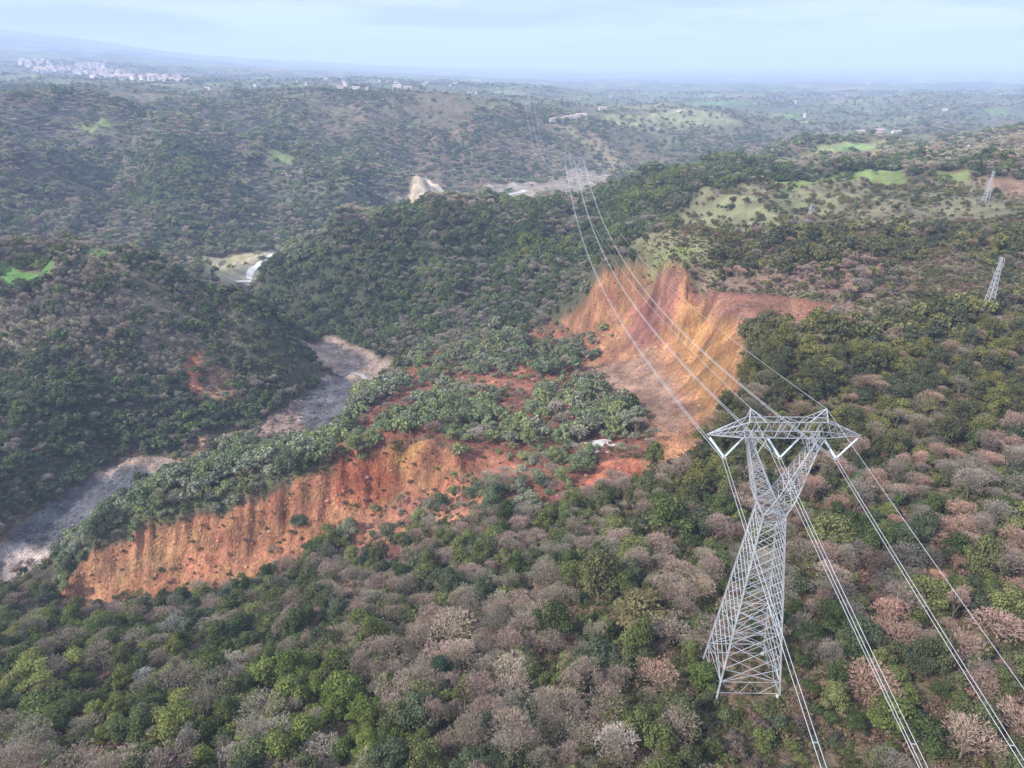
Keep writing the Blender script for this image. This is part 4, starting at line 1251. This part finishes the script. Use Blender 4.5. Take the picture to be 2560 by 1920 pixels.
def make_pylon(name, loc, rz_, label, hb=37.8, drops=(0, 0, 0, 0), thick=1.0, steel=None, label_group=None):
    steel = steel or M_STEEL
    root = empty(name, loc, rz_, label, 'pylon', label_group)
    BX, BY, WX, WY = 5.8, 5.0, 1.9, 2.0
    def corner(sx, sy):
        def f(z):
            k = z / hb
            return Vector((sx * (BX + (WX - BX) * k), sy * (BY + (WY - BY) * k), z))
        return f
    cs = [(-1, -1), (1, -1), (1, 1), (-1, 1)]
    legs = [corner(*c) for c in cs]
    for i, c in enumerate(cs):
        m = MB(); m.angle(legs[i](-drops[i]), legs[i](hb), .27 * thick); m.build('leg', steel, root)
        m = MB(); p = legs[i](-drops[i]); m.box((p.x, p.y, p.z - .3), (1.1, 1.1, .9)); m.build('footing', M_CONC, root)
    m = MB()
    zs = [2.6]
    while zs[-1] < hb - 1.3:
        w = 1 - zs[-1] / hb
        zs.append(min(hb, zs[-1] + 1.35 + 1.75 * w))
    w_ = .10 * thick
    for i in range(4):
        a, b = legs[i], legs[(i + 1) % 4]
        brace_face(m, a, b, zs[::2] + ([zs[-1]] if zs[::2][-1] != zs[-1] else []), w_)
        brace_face(m, a, b, [zs[0]] + zs[1::2] + ([zs[-1]] if zs[1::2][-1] != zs[-1] else []), w_)
        for z in (0.05, 2.6, zs[4], zs[-1]):
            m.angle(a(z), b(z), w_)
        ma = (a(2.6) + b(2.6)) / 2
        q1, q2 = a(.05) * .66 + b(.05) * .34, a(.05) * .34 + b(.05) * .66
        m.angle(a(2.6), q1, w_ * .8); m.angle(q1, ma, w_ * .8); m.angle(ma, q2, w_ * .8); m.angle(q2, b(2.6), w_ * .8)
    m.angle(legs[0](hb), legs[2](hb), w_); m.angle(legs[1](hb), legs[3](hb), w_)
    m.angle(legs[0](zs[4]), legs[2](zs[4]), w_); m.angle(legs[1](zs[4]), legs[3](zs[4]), w_)
    m.build('bracing', steel, root)
    # fork: two tapering arms from the waist up to the beam
    zt = hb + 14.6
    for s in (-1, 1):
        m = MB()
        def ch(pts):
            def f(k):
                z = hb + (zt - hb) * k
                for (k0, p0), (k1, p1) in zip(pts, pts[1:]):
                    if k <= k1:
                        t = (k - k0) / (k1 - k0)
                        return Vector((s * (p0[0] + (p1[0] - p0[0]) * t), p0[1] + (p1[1] - p0[1]) * t, z))
                return Vector((s * pts[-1][1][0], pts[-1][1][1], z))
            return f
        outer = [ch([(0, (1.9, sy * 2.0)), (.22, (3.3, sy * 1.75)), (.84, (5.6, sy * .9)), (1, (6.2, sy * 1.2))]) for sy in (-1, 1)]
        inner = [ch([(0, (-1.9, sy * 2.0)), (.24, (0.3, sy * 1.75)), (.84, (4.5, sy * .9)), (1, (5.1, sy * 1.2))]) for sy in (-1, 1)]
        for f in outer + inner:
            ks = [0, .22, .24, .84, 1]
            for k0, k1 in zip(ks, ks[1:]):
                m.angle(f(k0), f(k1), 0.180 * thick)
        ks = np.linspace(0.24, 1, 9)
        for k0, k1 in zip(ks, ks[1:]):
            for j in (0, 1):
                m.angle(outer[j](k0), inner[j](k1), w_ * .8)
                m.angle(inner[j](k0), outer[j](k1), w_ * .8)
                m.angle(outer[j](k0), inner[j](k0), w_ * .7)
            m.angle(outer[0](k0), outer[1](k1), w_ * .8); m.angle(outer[1](k0), outer[0](k1), w_ * .8)
            m.angle(inner[0](k0), inner[1](k1), w_ * .8); m.angle(inner[1](k0), inner[0](k1), w_ * .8)
        for j in (0, 1):
            m.angle(inner[j](.80), (s * 3.1, (-1.2, 1.2)[j], zt), w_ * 1.3)
        for k0, k1 in ((0, .12), (.12, .24)):
            for j in (0, 1):
                m.angle(outer[j](k0), inner[j](k1), w_); m.angle(inner[j](k0), outer[j](k1), w_)
            m.angle(outer[0](k0), outer[1](k1), w_); m.angle(outer[1](k0), outer[0](k1), w_)
        for k0 in (.12, .24):
            for j in (0, 1):
                m.angle(outer[j](k0), Vector((-outer[j](k0).x, outer[j](k0).y, outer[j](k0).z)), w_ * .8)
        m.build('fork_arm', steel, root)
    # beam
    m = MB()
    zb, zc = zt, zt + 2.75
    X = np.linspace(-6.2, 6.2, 7)
    for sy in (-1.2, 1.2):
        m.angle((-6.4, sy, zb), (6.4, sy, zb), 0.180 * thick)
        m.angle((-6.2, sy * .8, zc), (6.2, sy * .8, zc), 0.165 * thick)
        for i, (x0, x1) in enumerate(zip(X, X[1:])):
            xm = (x0 + x1) / 2
            m.angle((x0, sy, zb), (xm, sy * .8, zc), w_); m.angle((xm, sy * .8, zc), (x1, sy, zb), w_)
    for i, (x0, x1) in enumerate(zip(X, X[1:])):
        s_ = 1 if i % 2 else -1
        m.angle((x0, s_ * 1.2, zb), (x1, -s_ * 1.2, zb), w_); m.angle((x0, s_ * .96, zc), (x1, -s_ * .96, zc), w_)
    m.build('crossbeam', steel, root)
    for s in (-1, 1):
        m = MB()
        tip = Vector((s * 12.6, 0, zb - .05))
        for sy in (-1, 1):
            m.angle((s * 6.2, sy * 1.2, zb), tip, 0.165 * thick); m.angle((s * 6.2, sy * .96, zc), tip, 0.150 * thick)
        prev = [Vector((s * 6.2, -1.2, zb)), Vector((s * 6.2, 1.2, zb)), Vector((s * 6.2, .96, zc)), Vector((s * 6.2, -.96, zc))]
        for k in (.22, .42, .6, .76, .9):
            cur = [p + (tip - p) * 0 for p in [Vector((s * 6.2, -1.2, zb)), Vector((s * 6.2, 1.2, zb)), Vector((s * 6.2, .96, zc)), Vector((s * 6.2, -.96, zc))]]
            cur = [p + (tip - p) * k for p in cur]
            for i in range(4):
                m.angle(prev[i], cur[(i + 1) % 4], w_ * .75); m.angle(cur[i], cur[(i + 1) % 4], w_ * .65)
            prev = cur
        m.build('beam_arm', steel, root)
        m = MB()
        pk = Vector((s * 6.1, 0, zt + 4.8))
        for xx, yy in ((3.4, -.96), (3.4, .96), (6.3, -.96), (6.3, .96)):
            m.angle((s * xx, yy, zc), pk, 0.150 * thick)
        for t in (.35, .65):
            q = [Vector((s * xx, yy, zc)) * (1 - t) + pk * t for xx, yy in ((3.4, -.96), (3.4, .96), (6.3, .96), (6.3, -.96))]
            for i in range(4): m.angle(q[i], q[(i + 1) % 4], w_ * .7)
        m.build('earth_peak', steel, root)
    # insulator strings in V pairs
    pts = []
    for x0, x1, xb in ((-12.4, -6.2, -9.25), (-2.9, 2.9, 0), (6.2, 12.4, 9.25)):
        b = Vector((xb, 0, zt - 4.3))
        for xa in (x0, x1):
            m = MB()
            a = Vector((xa, 0, zt - .1))
            d = b - a
            m.bar(a, a + d * .12, .05 * thick)
            rad = []
            for k in range(22):
                rad += [.07 * thick, .20 * thick]
            m.lathe(a + d * .12, a + d * .94, rad, 8)
            m.bar(a + d * .94, b, .08 * thick)
            m.build('insulator_string', M_GLASS, root)
        m = MB(); m.box((b.x, 0, b.z - .12), (.7, .3, .22)); m.build('clamp', steel, root)
        pts.append(b - Vector((0, 0, .25)))
    peaks = [Vector((s * 6.1, 0, zt + 4.8)) for s in (-1, 1)]
    mw = lambda p: Vector(loc) + Vector((p.x * math.cos(rz_) - p.y * math.sin(rz_), p.x * math.sin(rz_) + p.y * math.cos(rz_), p.z))
    return root, [mw(p) for p in pts], [mw(p) for p in peaks]

def pz(x, y): return float(height(x, y)[0])
def foot_drops(cx, cy, z0):
    return [max(0.0, z0 - pz(cx + sx * 5.8, cy + sy * 5.0) - .1) for sx, sy in ((-1, -1), (1, -1), (1, 1), (-1, 1))]

A_pyl, A_ph, A_pk = make_pylon('lattice_pylon', (PYL[0], PYL[1], 0.0), R(-1.0), 'large grey steel lattice pylon standing in the scrub in the foreground',
                               drops=foot_drops(PYL[0], PYL[1], 0.0), label_group=None)
BX_, BY_ = 62.0, 722.0
zB = 24.0 - (37.8 + 14.6 - 4.55)
B_pyl, B_ph, B_pk = make_pylon('lattice_pylon', (BX_, BY_, max(zB, pz(BX_, BY_) - .2)), R(1.0), 'far pylon on the wooded ridge where the three cables come together',
                               hb=37.8 - max(0, pz(BX_, BY_) - .2 - zB), thick=.42, steel=M_STEEL_OLD)
CX_, CY_ = 36.0, 1700.0
zC = pz(CX_, CY_)
C_pyl, C_ph, C_pk = make_pylon('lattice_pylon', (CX_, CY_, zC - .2), R(1.0), 'most distant pylon, hazy on the hilltop beyond the valley', hb=26, thick=.6, steel=M_STEEL_OLD)

def cable_mesh(mb, a, b, sag, r0, r1=None, n_=48, sides=5):
    r1 = r1 or r0
    pts = []
    for i in range(n_ + 1):
        t = i / n_
        p = a.lerp(b, t)
        p.z -= 4 * sag * t * (1 - t)
        pts.append(p)
    base = len(mb.v)
    for i, p in enumerate(pts):
        d = (pts[min(i + 1, n_)] - pts[max(i - 1, 0)]).normalized()
        x = d.cross(Vector((0, 0, 1))).normalized(); y = d.cross(x)
        r = r0 + (r1 - r0) * i / n_
        for k in range(sides):
            an = 2 * math.pi * k / sides
            mb.v.append(p + (x * math.cos(an) + y * math.sin(an)) * r)
    for i in range(n_):
        for k in range(sides):
            q = (k + 1) % sides
            mb.f.append((base + i * sides + k, base + i * sides + q, base + (i + 1) * sides + q, base + (i + 1) * sides + k))
    return pts

side = ('left', 'middle', 'right')
def bundle(a, b, sag, r, label, spacers=9, gap=.25, r1=None, group=None):
    root = empty('cable_bundle', a, 0, label, 'cable', group)
    d = (b - a); off = Vector((d.y, -d.x, 0)).normalized() * gap
    pp = None
    for s in (-1, 1):
        m = MB()
        pts = cable_mesh(m, a + off * s - a, b + off * s - a, sag, r, r1)
        m.build('cable', M_CABLE, root, smooth=True)
        pp = pp or pts
    for k in range(1, spacers + 1):
        m = MB()
        p = pp[int(k * 48 / (spacers + 1))]
        m.bar(p, p + off * 2, .07)
        m.build('spacer', M_STEEL, root)
    return root

tail = Vector((-.118, -1, 0)).normalized()
for i in range(3):
    bundle(A_ph[i], A_ph[i] + tail * 330 + Vector((0, 0, 26)), 6.5, .040, f'{side[i]} twin cable running from the large pylon down to the bottom of the picture', 5)
    bundle(A_ph[i], B_ph[i], 26.5, .050, f'{side[i]} twin cable sweeping from the large pylon over the landslide to the far ridge', 9, r1=.085)
    bundle(B_ph[i], C_ph[i], 64, .06, f'{side[i]} of the three faint cables crossing the distant valley between far pylons', 0)
for i in range(2):
    for a, b, sg, r, lb in ((A_pk[i], A_pk[i] + tail * 330 + Vector((0, 0, 24)), 5, .030, 'thin {} earth wire from the large pylon\'s peak to the bottom right'),
                            (A_pk[i], B_pk[i], 20, .030, 'thin {} earth wire from the large pylon\'s peak toward the far ridge'),
                            (B_pk[i], C_pk[i], 50, .040, 'thin {} earth wire over the distant valley')):
        m = MB(); cable_mesh(m, a, b, sg, r)
        tag(m.build('earth_wire', M_CABLE, smooth=True), lb.format(('left', 'right')[i]), 'wire')

def small_pylon(u, v, htop, label):
    x, y = ground_at(u, v)
    z = pz(x, y)
    root = empty('narrow_mast', (x, y, z), R(8), label, 'mast')
    hb = htop
    def corner(sx, sy):
        return lambda q: Vector((sx * (1.5 - 1.25 * q / hb), sy * (1.5 - 1.25 * q / hb), q))
    L4 = [corner(*c) for c in ((-1, -1), (1, -1), (1, 1), (-1, 1))]
    for f in L4:
        m = MB(); m.angle(f(-1), f(hb), .2); m.build('leg', M_STEEL_OLD, root)
    m = MB()
    zs = np.linspace(0, hb, int(hb / 1.7))
    for i in range(4):
        brace_face(m, L4[i], L4[(i + 1) % 4], zs, .12)
    m.build('bracing', M_STEEL_OLD, root)
    for k, (q, w) in enumerate(((hb - .6, 1.5), (hb - 2.6, 1.8))):
        m = MB(); m.angle((-w, 0, q), (w, 0, q), .16); m.angle((0, 0, q + .8), (w, 0, q), .08); m.angle((0, 0, q + .8), (-w, 0, q), .08)
        arm = m.build('arm', M_STEEL_OLD, root)
        m = MB(); m.lathe((w * .95, 0, q), (w * .95, 0, q - .9), [.05, .12, .05, .12, .05, .12], 6); m.build('insulator', M_GLASS, arm)
    return Vector((x, y, z + hb))
s1 = small_pylon(986, 313, 23, 'nearest small lattice mast leaning in view at the right edge among olive trees')
s2 = small_pylon(985, 203, 19, 'small pale mast beside the red field near the top right')
s3 = small_pylon(808, 225, 13, 'shortest pale mast in the brush of the right hand plateau')

# ------------------------------------------------------------------ bridge, roads, water
bx, by = ground_at(229, 285, 560)
bz = pz(bx, by)
e0, e1 = Vector(Z(221, 282.5, -80.5)), Vector(Z(250, 282, -80.5))
br = empty('concrete_bridge', e0, math.atan2((e1 - e0).y, (e1 - e0).x), 'small concrete road bridge over the river between the wooded hills', 'bridge')
BL = (e1 - e0).length
m = MB(); m.box((BL / 2, 0, 0), (BL + 2, 5.2, .9)); m.build('deck', M_CONC, br)
for s in (-1, 1):
    m = MB(); m.box((BL / 2, s * 2.72, .75), (BL + 2, .24, .8)); m.build('parapet', M_CONC, br)
for t in (.25, .75):
    m = MB(); m.box((BL * t, 0, -4.6), (1.0, 4.2, 8.2)); m.build('pier', M_CONC, br)

def ribbon(name, pts, width, m, lift, kind='structure'):
    V, Fc = [], []
    P_ = line([(x, y, 0) for x, y in pts], 5)
    for i, p in enumerate(P_):
        a, b = P_[max(i - 1, 0)], P_[min(i + 1, len(P_) - 1)]
        d = Vector((b[0] - a[0], b[1] - a[1], 0)).normalized()
        nn = Vector((-d.y, d.x, 0))
        w = width if not callable(width) else width(i / (len(P_) - 1))
        for s in (-1, -.33, .33, 1):
            q = Vector(p) + nn * w / 2 * s
            V.append((q.x, q.y, pz(q.x, q.y) + lift))
        if i:
            o_ = 4 * i
            for j in range(3):
                Fc.append((o_ - 4 + j, o_ - 3 + j, o_ + 1 + j, o_ + j))
    o = new_mesh(name, V, Fc, [m], smooth=True)
    return tag(o, kind=kind)

wm, wtree, wb = mat('muddy_water', .12)
wb.inputs['Base Color'].default_value = (.30, .26, .22, 1)
wb.inputs['Specular IOR Level'].default_value = .6
M_WATER = wm
ribbon('road', [ground_at(u, v, 540) for u, v in ((250, 281), (249, 276), (253, 269), (260, 263), (269, 258), (276, 254))], 5.5, M_ROAD, .25)
ribbon('stream', [ground_at(u, v) for u, v in ((338, 376), (349, 373), (362, 377), (374, 384), (380, 392))], lambda t: 4.2 - 2 * abs(t - .5), M_WATER, .45)
ribbon('stream', [ground_at(u, v, 540) for u, v in ((249, 286), (243, 296), (240, 303))], 3.5, M_WATER, .5)
ribbon('track', [ground_at(u, v, 180) for u, v in ((938, 150), (985, 148), (1024, 146), (1060, 145))], 4, M_ROAD, .3)
# pond on the floor of the bowl
px_, py_ = ground_at(611, 447)
V = [(px_, py_, 0)]
for k in range(28):
    an = 2 * math.pi * k / 28
    r = 6.5 + 1.3 * math.sin(3 * an + 1) + 1.0 * math.sin(5 * an)
    V.append((px_ + r * 1.55 * math.cos(an), py_ + r * .9 * math.sin(an), 0))
lv = float(np.percentile(height(px_ + rng.uniform(-9, 9, 300), py_ + rng.uniform(-6, 6, 300)), 42))
V = [(a, b, lv) for a, b, _ in V]
pm, _, pb_ = mat('milky_water', .05)
pb_.inputs['Base Color'].default_value = (.52, .48, .45, 1)
tag(new_mesh('pond', V, [(0, 1 + k, 1 + (k + 1) % 28) for k in range(28)], [pm], smooth=True), kind='structure')
# dead reeds standing in the pond
# ------------------------------------------------------------------ houses
def house_mesh(w, d, h, roof=True, k=0):
    mb_v, mb_f, mi = [], [], []
    def q(vs, mat_i):
        n0 = len(mb_v); mb_v.extend(vs); mb_f.append(tuple(range(n0, n0 + len(vs)))); mi.append(mat_i)
    x, y = w / 2, d / 2
    q([(-x, -y, -6), (x, -y, -6), (x, -y, h), (-x, -y, h)], 0); q([(x, -y, -6), (x, y, -6), (x, y, h), (x, -y, h)], 0)
    q([(x, y, -6), (-x, y, -6), (-x, y, h), (x, y, h)], 0); q([(-x, y, -6), (-x, -y, -6), (-x, -y, h), (-x, y, h)], 0)
    e = .5
    r = h + d * .22
    q([(-x - e, -y - e, h - .1), (x + e, -y - e, h - .1), (x + e, 0, r), (-x - e, 0, r)], 1)
    q([(x + e, y + e, h - .1), (-x - e, y + e, h - .1), (-x - e, 0, r), (x + e, 0, r)], 1)
    q([(-x, -y, h), (-x, y, h), (-x, 0, r - .15)], 0); q([(x, -y, h), (x, y, h), (x, 0, r - .15)], 0)
    for fl in range(int(h // 3)):
        for t in np.arange(-x + 1.5, x - 1, 2.8):
            z0 = 1 + fl * 3
            q([(t, -y - .05, z0), (t + 1.1, -y - .05, z0), (t + 1.1, -y - .05, z0 + 1.4), (t, -y - .05, z0 + 1.4)], 2)
    me = bpy.data.meshes.new('house')
    me.from_pydata(mb_v, [], mb_f)
    for m_ in (M_PLASTER, M_TILE, M_BARK): me.materials.append(m_)
    me.polygons.foreach_set('material_index', mi)
    return me
HM = [house_mesh(10, 8, 6), house_mesh(14, 9, 9), house_mesh(18, 10, 6), house_mesh(9, 9, 9), house_mesh(24, 12, 7)]
town = [((20, 62), (60, 66), 3.0), ((38, 72), (60, 71), 2.2), ((60, 71), (105, 66), 2.6), ((75, 73), (118, 76), 3.0), ((118, 80), (190, 84), 2.2), ((118, 77), (165, 80), 2.4),
        ((150, 79), (192, 83), 1.6), ((80, 66), (110, 73), 2.0)]
def town_words(u):
    return ('at the left end of the hillside town' if u < 60 else 'in the middle of the hillside town' if u < 112 else 'in the dense right part of the hillside town'
            if u < 165 else 'at the right tip of the hillside town')
hn = 0
for (a, b, sp) in town:
    n_ = 24 if sp > 2.3 else 17
    for k in range(n_):
        t = random.random()
        u = a[0] + (b[0] - a[0]) * t + random.gauss(0, 1.5); v = a[1] + (b[1] - a[1]) * t + random.gauss(0, sp * .7)
        x, y = ground_at(u, v, 2600)
        if y > 8000: continue
        o = bpy.data.objects.new('town_house', random.choice(HM)); C.objects.link(o)
        s_ = random.uniform(1.1, 1.9)
        o.location = (x, y, pz(x, y) + 2.5); o.rotation_euler = (0, 0, random.uniform(-.5, .5)); o.scale = (s_, s_, s_ * .75)
        w = ('in the upper rows ' if v < (a[1] + b[1]) / 2 else 'in the lower rows ') + town_words(u)
        q_ = ('tiny', 'small', 'larger')[int(min(2, (s_ - 1.1) / .27))]
        tag(o, q_ + ' pale house ' + w, 'house', q_ + ' pale houses ' + w)
        hn += 1
for k, (u, v, rzz, sx, lb) in enumerate(((553, 121.5, .3, 1.0, 'small white farm shed at the left of the group on the far hilltop'), (560, 120.5, .2, 1.1, 'white farm building second from the left on the far hilltop'),
                                         (566, 119.5, .2, 1.2, 'bright white farm building in the middle of the group on the far hilltop'),
                                         (573, 118.8, .1, 1.1, 'white farm building second from the right on the far hilltop'),
                                         (581, 118.3, .0, 1.3, 'long low white farm building at the right end on the far hilltop'))):
    x, y = ground_at(u, v, 1500)
    o = bpy.data.objects.new('farm_building', HM[4 if k == 4 else 2]); C.objects.link(o)
    o.location = (x, y, pz(x, y) + .5); o.rotation_euler = (0, 0, rzz); o.scale = (sx * .8, sx * .8, sx * .8)
    tag(o, lb, 'building')
for k, (u, v, s_, lb) in enumerate(((860, 134, 1.5, 'pale building on the plain behind the green knoll, left one'), (878, 133.5, 1.9, 'long pale shed on the plain behind the green knoll, middle one'),
                                (896, 134, 1.4, 'pale building on the plain behind the green knoll, right one'), (1018, 134, 1.6, 'bright white building at the far right edge above the wooded ridge'))):
    x, y = ground_at(u, v, 1650)
    o = bpy.data.objects.new('farm_building', HM[4]); C.objects.link(o)
    s_ *= .62
    o.location = (x, y, pz(x, y) + 1); o.rotation_euler = (0, 0, .1); o.scale = (s_, s_, s_)
    tag(o, lb, 'building')
far_h = 0
for k in range(44):
    u = random.choice((random.uniform(205, 480), random.uniform(290, 400), random.uniform(480, 1020)))
    v = random.uniform(80, 104)
    if u > 480: v = random.uniform(84, 125)
    x, y = ground_at(u, v, 1900)
    if y > 7000: continue
    o = bpy.data.objects.new('country_house', random.choice(HM)); C.objects.link(o)
    s_ = random.uniform(.6, 1.0)
    o.location = (x, y, pz(x, y) + 2); o.rotation_euler = (0, 0, random.uniform(-.6, .6)); o.scale = (s_, s_, s_)
    w = 'left of centre below the horizon' if u < 480 else 'scattered on the hazy plain at right'
    tag(o, 'tiny pale country house ' + w, 'house', 'country houses ' + w)

# ------------------------------------------------------------------ haze: one even box of air around everything
zlo, zhi = float(HG.min()) - 1, float(max(HG.max(), CAM_Z)) + 20
xm = float(halfwidth(ys[-1])) + 50
V = [(sx * xm, yy, zz) for zz in (zlo, zhi) for sx, yy in ((-1, -140), (1, -140), (1, ys[-1] + 50), (-1, ys[-1] + 50))]
hz = new_mesh('haze', V, [(3, 2, 1, 0), (4, 5, 6, 7), (0, 1, 5, 4), (1, 2, 6, 5), (2, 3, 7, 6), (3, 0, 4, 7)], [])
hm = bpy.data.materials.new('haze_air'); hm.use_nodes = True
hm.node_tree.nodes.clear()
ho = hm.node_tree.nodes.new('ShaderNodeOutputMaterial'); hv = hm.node_tree.nodes.new('ShaderNodeVolumePrincipled')
hv.inputs['Color'].default_value = (.61, .725, 1.0, 1)
hv.inputs['Density'].default_value = HAZE
hv.inputs['Anisotropy'].default_value = 0.0
hm.node_tree.links.new(hv.outputs[0], ho.inputs['Volume'])
hz.data.materials.append(hm)
tag(hz, 'pale blue haze thickening toward the horizon', 'haze', kind='stuff')
print('TREES', NT, 'indiv', int(indiv.sum()), 'labels', len(lab), 'houses', hn, 'zmax', HG.max(), 'B', pz(BX_, BY_), zB, zC)
